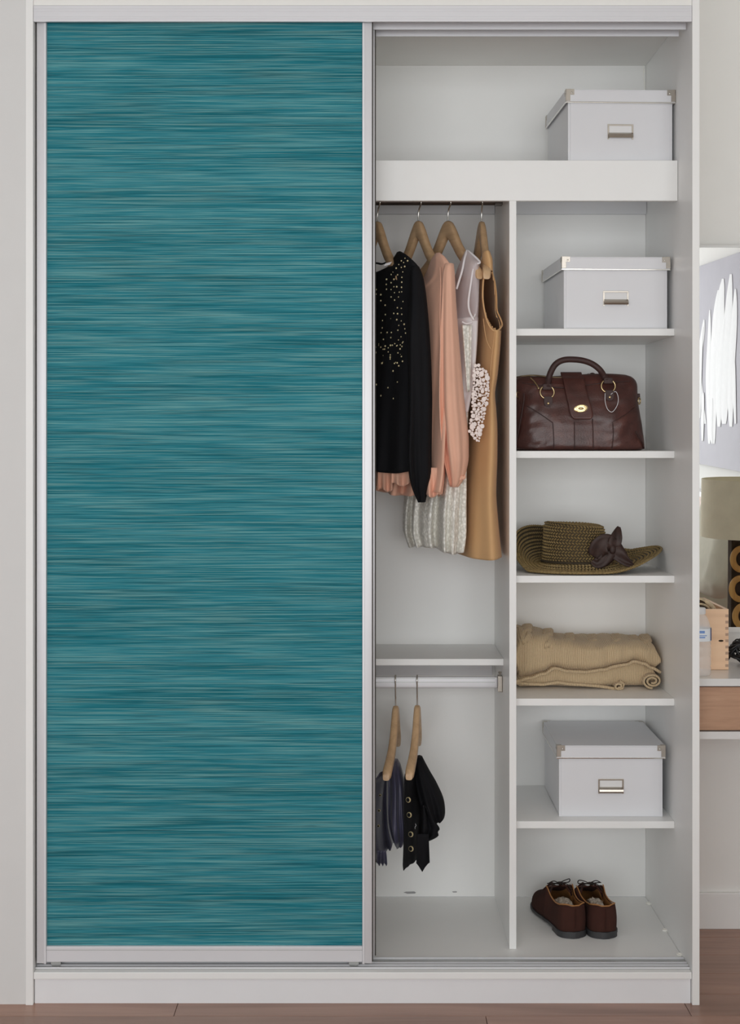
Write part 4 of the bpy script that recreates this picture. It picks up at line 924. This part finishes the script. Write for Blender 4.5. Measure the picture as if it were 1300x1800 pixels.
    # crinkled stuffing
    bm = bmesh.new(); bmesh.ops.create_icosphere(bm, subdivisions=4, radius=1)
    for v_ in bm.verts:
        d_ = 1+.22*noise.noise(v_.co*3.1+Vector((mirror, 0, 0)))+.12*noise.noise(v_.co*9); v_.co = Vector((v_.co.x*.024*d_+mirror*.001, .088+v_.co.y*.052*d_, .050+v_.co.z*.026*d_))
    pt('stuffing', bm, 'stuffing', smooth=.25, label='crinkled clear wrapping inside the shoe')
    # quarters and laces
    yt = .50*Ln; zt = .099
    for s_ in (-1, 1):
        bm = bmesh.new(); tube(bm, spline([(mirror*(s_*.030+.003), yt-.012, .080), (mirror*(s_*.016+.004), yt+.006, .098), (mirror*(s_*.012+.004), yt+.03, .094), (mirror*(s_*.026+.004), yt+.05, .072)], 24), .0028, 6); pt('quarter_edge', bm, 'suede', smooth=1)
    bm = bmesh.new()
    for i in range(3): tube(bm, spline([(mirror*-.013, yt+.006+i*.010, zt-.001-i*.004), (mirror*.004, yt+.005+i*.010, zt+.003-i*.004), (mirror*.020, yt+.006+i*.010, zt-.001-i*.004)], 12), .0015, 6)
    for s_ in (-1, 1):
        tube(bm, spline([(mirror*.004, yt+.002, zt+.003), (mirror*(.004+s_*.016), yt-.004, zt+.012), (mirror*(.004+s_*.030), yt-.002, zt+.010+.004*s_), (mirror*(.004+s_*.030), yt+.004, zt+.004), (mirror*(.004+s_*.012), yt+.004, zt+.003), (mirror*.004, yt+.002, zt+.003)], 30), .0014, 6)
        tube(bm, spline([(mirror*.004, yt+.002, zt+.003), (mirror*(.004+s_*.018), yt-.010, zt+.004), (mirror*(.004+s_*.032), yt-.014, zt-.012)], 16), .0013, 6)
    ball(bm, (mirror*.004, yt+.002, zt+.004), .0036); pt('laces', bm, 'lace', smooth=1)
    return r
shoe((fx(1011, .243), .243, ZF+.0002), math.radians(12), 'brown suede lace-up shoe, its flank showing, partner tucked beside it', 1)
shoe((fx(1064, .240), .240, ZF+.0002), math.radians(7), 'brown suede lace-up shoe seen heel-on, standing towards the side panel', -1)
# ------------------------------------------------------------------ vanity desk and mirror
ZD = .7865
dk_ = thing('vanity_desk', 'white vanity desk with oak drawer front beside the wardrobe', 'desk', (1.45, .33, 0))
obj('desk_top', B(.8262, XR-.002, .10, WB-.001, ZD-.019, ZD, bev=.001), 'white_lacquer', dk_)
dr = obj('drawer', B(.8285, 1.46, .104, .122, .6555, ZD-.0215, bev=.001), 'oak', dk_)
obj('drawer', B(1.464, XR-.006, .104, .122, .6555, ZD-.0215, bev=.001), 'oak', dk_)
obj('drawer_box', B(.84, 1.45, .1222, .5, .66, ZD-.03), 'white_lacquer', dr)
obj('bottom_panel', B(.8262, XR-.002, .10, WB-.001, .6335, .6525, bev=.001), 'white_lacquer', dk_)
obj('side_panel', B(XR-.022, XR-.003, .12, WB-.001, 0, .633), 'white_lacquer', dk_)
obj('upstand', B(.8262, XR-.002, WB-.012, WB-.0008, ZD+.0003, .845), 'white_lacquer', dk_)
# mirror leans a touch forward; n is its facing direction
MN = Vector((.0106, -1, -.0142)).normalized(); MP = Vector((1.0, .535, 1.40))
mroot = thing('wall_mirror', 'large thin-framed mirror above the vanity desk reflecting the bedroom', 'mirror', (1.4, .535, .85))
def on_mirror(x, z, off=0.0): y_ = MP.y-((x-MP.x)*MN.x+(z-MP.z)*MN.z)/MN.y; return Vector((x, y_, z))+MN*off
def mslab(x0, x1, z0, z1, o0, o1):
    bm = bmesh.new(); a = [bm.verts.new(on_mirror(x, z, o0)) for x, z in ((x0, z0), (x1, z0), (x1, z1), (x0, z1))]; b = [bm.verts.new(on_mirror(x, z, o1)) for x, z in ((x0, z0), (x1, z0), (x1, z1), (x0, z1))]
    bm.faces.new(a); bm.faces.new(b[::-1])
    for i in range(4): bm.faces.new((a[i], b[i], b[(i+1) % 4], a[(i+1) % 4]))
    return bm
mz0, mz1, mx0, mx1 = .858, 1.933, .83, 2.08
obj('mirror_glass', mslab(mx0, mx1, mz0, mz1, 0, -.004), 'mirror', mroot)
for a in ((mx0, mx1, mz1, mz1+.006), (mx0, mx1, mz0-.014, mz0)): obj('frame_rail', mslab(*a, .003, -.006), 'white_lacquer', mroot)
obj('frame_rail', mslab(mx1, mx1+.008, mz0-.014, mz1+.006, .003, -.006), 'white_lacquer', mroot)
# open beech box with finger joints
YX = .236; kx = K(YX); bx1 = (1280-CX)*kx; bh = (1178-1071)*kx; bx0 = .832; bdp = .27; tk = .010
bxr = thing('wooden_box', 'open pale beech box with finger-jointed corner on the desk', 'box', ((bx0+bx1)/2, YX, ZD))
fp = obj('front_wall', B(bx0, bx1, YX, YX+tk, ZD+.0005, ZD+bh, bev=.0006), 'beech', bxr)
obj('back_wall', B(bx0, bx1, YX+bdp-tk, YX+bdp, ZD+.0005, ZD+bh, bev=.0006), 'beech', bxr)
obj('side_wall', B(bx1-tk, bx1, YX+tk, YX+bdp-tk, ZD+.0005, ZD+bh, bev=.0006), 'beech', bxr)
obj('side_wall', B(bx0, bx0+tk, YX+tk, YX+bdp-tk, ZD+.0005, ZD+bh, bev=.0006), 'beech', bxr)
obj('base', B(bx0+tk, bx1-tk, YX+tk, YX+bdp-tk, ZD+.0005, ZD+.008), 'beech', bxr)
for i in range(9):
    z = ZD+bh-.0175-i*.0163; obj('finger_joint', B(bx1-.0085, bx1-.0005, YX-.0004, YX+.001, z-.0036, z+.0036), 'beech_end', fp)
bm = bmesh.new(); ball(bm, (bx1-.020, YX, ZD+bh-.083), .0045, 10, 6, (1.6, .12, .6)); obj('knot', bm, 'darkwood', fp, smooth=1)
# coiled straps in the box
SL = ['outermost cream strap loop coiled in the wooden box', 'brown strap loop just inside the outermost cream loop in the wooden box', 'middle cream strap loop between the two brown loops in the wooden box', 'smaller brown strap loop around the innermost cream loop in the box', 'innermost and smallest cream strap loop in the wooden box']
for i in range(5):
    bm = bmesh.new(); rr_ = .047-.0055*i; c = Vector((bx1-.066, YX+.055+.004*i, ZD+bh-.030))
    pts = [c+Vector((rr_*math.cos(a), .012*math.sin(a*1+i), rr_*math.sin(a))) for a in [2*PI*k/48 for k in range(48)]]
    tube(bm, pts, .0036, 6, closed=True, flat=2.2)
    tag(obj('coiled_strap', bm, 'rattan' if i % 2 == 0 else 'darkwood', None, smooth=2), SL[i], 'strap', 'coiled straps in the wooden box')
# water bottle
YW2 = .155; kb2 = K(YW2); bxx = (1228-CX)*kb2
zt_ = ZC-(1068-CY)*kb2; Hb = zt_-ZD
wb = thing('water_bottle', 'clear plastic water bottle with white cap and blue-printed label', 'bottle', (bxx+.006, YW2, ZD))
cb = Vector((bxx+.002, YW2, ZD+.0004)); rb_ = .0285
bm = bmesh.new()
prof = [(.018, 0), (.026, .001), (rb_, .006), (rb_, .02), (rb_-.0015, .024), (rb_, .028), (rb_, .046), (rb_-.0015, .050), (rb_, .054), (rb_, .072), (rb_-.0015, .076), (rb_, .080), (rb_, Hb*.66), (rb_*.97, Hb*.70), (rb_*.86, Hb*.78), (rb_*.66, Hb*.86), (.0125, Hb*.905), (.0125, Hb-.016)]
lathe(bm, cb, prof, 40); obj('bottle_body', bm, 'bottle', wb, smooth=1)
bm = bmesh.new(); lathe(bm, cb+Vector((0, 0, Hb-.0165)), [(.0143, 0), (.0148, .001), (.0148, .0145), (.0135, .016)], 30); obj('cap', bm, 'card', wb, smooth=.6)
lz0 = ZC-(1125.5-CY)*kb2-ZD; lz1 = ZC-(1103.5-CY)*kb2-ZD
bm = bmesh.new(); lathe(bm, cb, [(rb_+.0004, lz0), (rb_+.0004, lz1)], 48, cap=False); lb = obj('label', bm, 'label', wb, smooth=1)
def arc(a0, a1, z0, z1, mat, name):
    bm = bmesh.new(); n = 12; g = [[bm.verts.new(cb+Vector(((rb_+.0008)*math.sin(math.radians(a0+(a1-a0)*i/n)), -(rb_+.0008)*math.cos(math.radians(a0+(a1-a0)*i/n)), z))) for i in range(n+1)] for z in (z0, z1)]
    for i in range(n): bm.faces.new((g[0][i], g[0][i+1], g[1][i+1], g[1][i]))
    obj(name, bm, mat, lb, smooth=1)
lh_ = lz1-lz0
arc(52, 88, lz0+.001, lz1+.001, 'label_navy', 'label_band')
arc(-30, 12, lz0+lh_*.66, lz0+lh_*.86, 'label_blue', 'label_print'); arc(-30, 24, lz0+lh_*.44, lz0+lh_*.5, 'label_blue', 'label_print'); arc(-30, 14, lz0+lh_*.28, lz0+lh_*.38, 'label_blue', 'label_print')
# tangled black cord
tc_ = bmesh.new(); rc = random.Random(3); cc = Vector(((1318-CX)*K(.30), .32, ZD+.034))
pts = []
for i in range(130):
    a = i*.83+rc.uniform(-.25, .25); r_ = rc.uniform(.035, .06); zz = rc.uniform(-.030, .034)
    sc_ = math.sqrt(max(.1, 1-(zz/.042)**2)); pts.append(cc+Vector((r_*1.05*sc_*math.cos(a), r_*.8*sc_*math.sin(a), zz)))
tube(tc_, spline(pts, 1300), .0021, 6); tag(obj('tangled_cord', tc_, 'cord', None, smooth=3), 'tangled bundle of thin black cord on the desk', 'cord')
# ------------------------------------------------------------------ the part of the bedroom that the mirror shows
CAM = Vector((0, -D, ZC))
def mirror_ray(px, py):
    d = Vector(((px-CX)*PX, D, -(py-CY)*PX)).normalized(); t_ = (MP-CAM).dot(MN)/d.dot(MN); h = CAM+d*t_; return h, d-2*d.dot(MN)*MN
def mirror_to_x(px, py, x): h, d = mirror_ray(px, py); return h+d*((x-h.x)/d.x)
def mirror_to_y(px, py, y): h, d = mirror_ray(px, py); return h+d*((y-h.y)/d.y)
# painting on the right wall
a = mirror_to_x(1300, 443, XR-.03); b = mirror_to_x(1300, 829, XR-.03); c = mirror_to_x(1226, 469, XR-.03)
pr = thing('painting', 'large canvas painting of loose white petals on pale lavender grey', 'painting', (XR-.02, c.y, b.z))
py0, py1 = c.y-.18, a.y+.55
obj('canvas', B(XR-.032, XR-.001, py0, py1, b.z, a.z, bev=.002), 'canvas', pr)
strokes = [((1239, 745), (1232, 700), (1228, 640), (1234, 590), (1237, 562), 4), ((1246, 780), (1245, 720), (1244, 660), (1246, 600), (1247, 545), 4), ((1253, 780), (1253, 720), (1254, 640), (1257, 560), (1262, 510), 6), ((1262, 700), (1262, 640), (1264, 580), (1266, 530), (1270, 490), 8), ((1272, 745), (1272, 690), (1274, 620), (1279, 560), (1284, 482), 9), ((1284, 750), (1283, 690), (1286, 620), (1290, 560), (1292, 508), 6), ((1263, 750), (1263, 700), (1266, 640), (1268, 600), (1273, 560), 6), ((1292, 745), (1290, 700), (1289, 660), (1289, 640), (1288, 620), 3), ((1229, 735), (1229, 690), (1230, 640), (1232, 600), (1235, 575), 3), ((1234, 775), (1234, 750), (1234, 730), (1235, 710), (1236, 690), 2.5), ((1251, 780), (1249, 760), (1249, 740), (1250, 720), (1251, 700), 3)]
for i, sdef in enumerate(strokes):
    pts = spline([(p[0], p[1], 0) for p in sdef[:5]], 24); wv_ = sdef[5]; bm = bmesh.new(); g = []
    for k, p in enumerate(pts):
        f = k/23; w_ = wv_*math.sin(PI*min(.98, .06+f*.94))**.6+.2
        g.append([bm.verts.new(mirror_to_x(p.x+w_*u, p.y, XR-.0335-i*.0002-.0012*(1-u*u))) for u in (-1, -.5, 0, .5, 1)])
    for A, Bq in zip(g, g[1:]):
        for j in range(4): bm.faces.new((A[j], A[j+1], Bq[j+1], Bq[j]))
    obj('paint_stroke', bm, 'paint_white', pr, smooth=3)
# bed with headboard and pillow
hb_t = mirror_to_x(1230, 864, XR-.07)
bed = thing('bed', 'double bed with wooden headboard reflected in the mirror', 'bed', (1.1, hb_t.y, 0))
yb0, yb1 = hb_t.y-.9, hb_t.y+.75
hd_ = obj('headboard', B(XR-.07, XR-.002, yb0, yb1, .1, hb_t.z-.03, bev=.003), 'oak', bed)
obj('headboard_cap', B(XR-.075, XR-.002, yb0, yb1, hb_t.z-.0295, hb_t.z, bev=.002), 'boxcard', bed)
obj('bed_frame', B(.15, XR-.0705, yb0+.02, yb1-.02, .08, .26, bev=.006), 'oak', bed)
obj('mattress', B(.16, XR-.0755, yb0+.03, yb1-.03, .2605, .50, bev=.04, seg=4), 'linen', bed, smooth=1)
for x_ in (.22, XR-.15):
    for y_ in (yb0+.08, yb1-.08): obj('leg', B(x_-.03, x_+.03, y_-.03, y_+.03, .0005, .0795), 'oak', bed)
pe = mirror_to_x(1279, 1000, XR-.26)
bm = bmesh.new(); bmesh.ops.create_uvsphere(bm, u_segments=48, v_segments=32, radius=1)
pw, ph_, pd = .33, .27, .10
for v_ in bm.verts:
    x, y, z = v_.co; sy = math.copysign(abs(y)**.5, y); sz = math.copysign(abs(z)**.5, z); q = max(abs(sy), abs(sz))
    wr = .012*noise.noise(Vector((y*3, z*3, x)))+.006*noise.noise(Vector((y*9, z*7, x)))
    v_.co = Vector((x*pd+wr, sy*pw, sz*ph_))
bmesh.ops.rotate(bm, verts=bm.verts, cent=(0, 0, 0), matrix=Matrix.Rotation(math.radians(14), 3, 'Y'))
zc_ = mirror_to_x(1250, 905, XR-.2).z-ph_
bmesh.ops.translate(bm, verts=bm.verts, vec=(XR-.25, pe.y-pw+.13, max(zc_, .5+ph_+.004)))
tag(obj('pillow', bm, 'linen', None, smooth=3), 'sage linen pillow leaning on the headboard, seen in the mirror', 'pillow')
# table lamp on a bedside table
YL = -1.75
lt = mirror_to_y(1310, 842, YL); lbm = mirror_to_y(1310, 943, YL); le = mirror_to_y(1233, 890, YL); RS = (lt-le).length*.0+abs(lt.x-le.x)
lx = lt.x; lbz = lbm.z-.42
lm = thing('table_lamp', 'table lamp with drum linen shade and dark body set with wooden rings', 'lamp', (lx, YL, lbz))
bm = bmesh.new(); lathe(bm, (lx, YL, 0), [(RS, lbm.z), (RS*.985, lt.z), (RS*.965, lt.z), (RS*.98, lbm.z)], 64, cap=False)
bm.faces.ensure_lookup_table(); obj('lamp_shade', bm, 'shade', lm, smooth=.9)
le2 = mirror_to_y(1279.5, 1000, YL); hwid = abs(lx-le2.x)
obj('lamp_base', B(lx-hwid, lx+hwid, YL-.012, YL+.05, lbz, lbm.z+.03, bev=.004), 'darkwood', lm)
bm = bmesh.new(); tube(bm, [(lx, YL, lbm.z+.03), (lx, YL, lt.z-.01)], .008, 10); obj('lamp_stem', bm, 'nickel', lm, smooth=1)
for px_, py_ in ((1303, 983), (1301, 1035), (1307, 1083)):
    q = mirror_to_y(px_, py_, YL+.055); bm = bmesh.new(); kk_ = abs(mirror_to_y(px_, py_+10, YL+.055).z-q.z)/10
    torus(bm, q, 16.5*kk_, 5.6*kk_, (0, 1, 0), 36, 10, .93, 1.12); bmesh.ops.scale(bm, verts=bm.verts, vec=(1, .35, 1), space=Matrix.Translation(-q)); obj('ring', bm, 'ringwood', lm, smooth=3)
ns_ = thing('bedside_table', 'white bedside table carrying the ringed lamp', 'table', (lx, YL, 0))
obj('table_top', B(lx-.24, min(lx+.24, XR-.003), YL-.21, YL+.21, lbz-.0255, lbz-.0005, bev=.003), 'white_lacquer', ns_)
obj('drawer', B(lx-.22, min(lx+.22, XR-.01), YL-.2, YL+.2, lbz-.2, lbz-.026, bev=.002), 'oak', ns_)
for sx_ in (-1, 1):
    for sy_ in (-1, 1): obj('leg', B(lx+sx_*.19-.018, lx+sx_*.19+.018, YL+sy_*.17-.018, YL+sy_*.17+.018, .0003, lbz-.2003), 'oak', ns_)
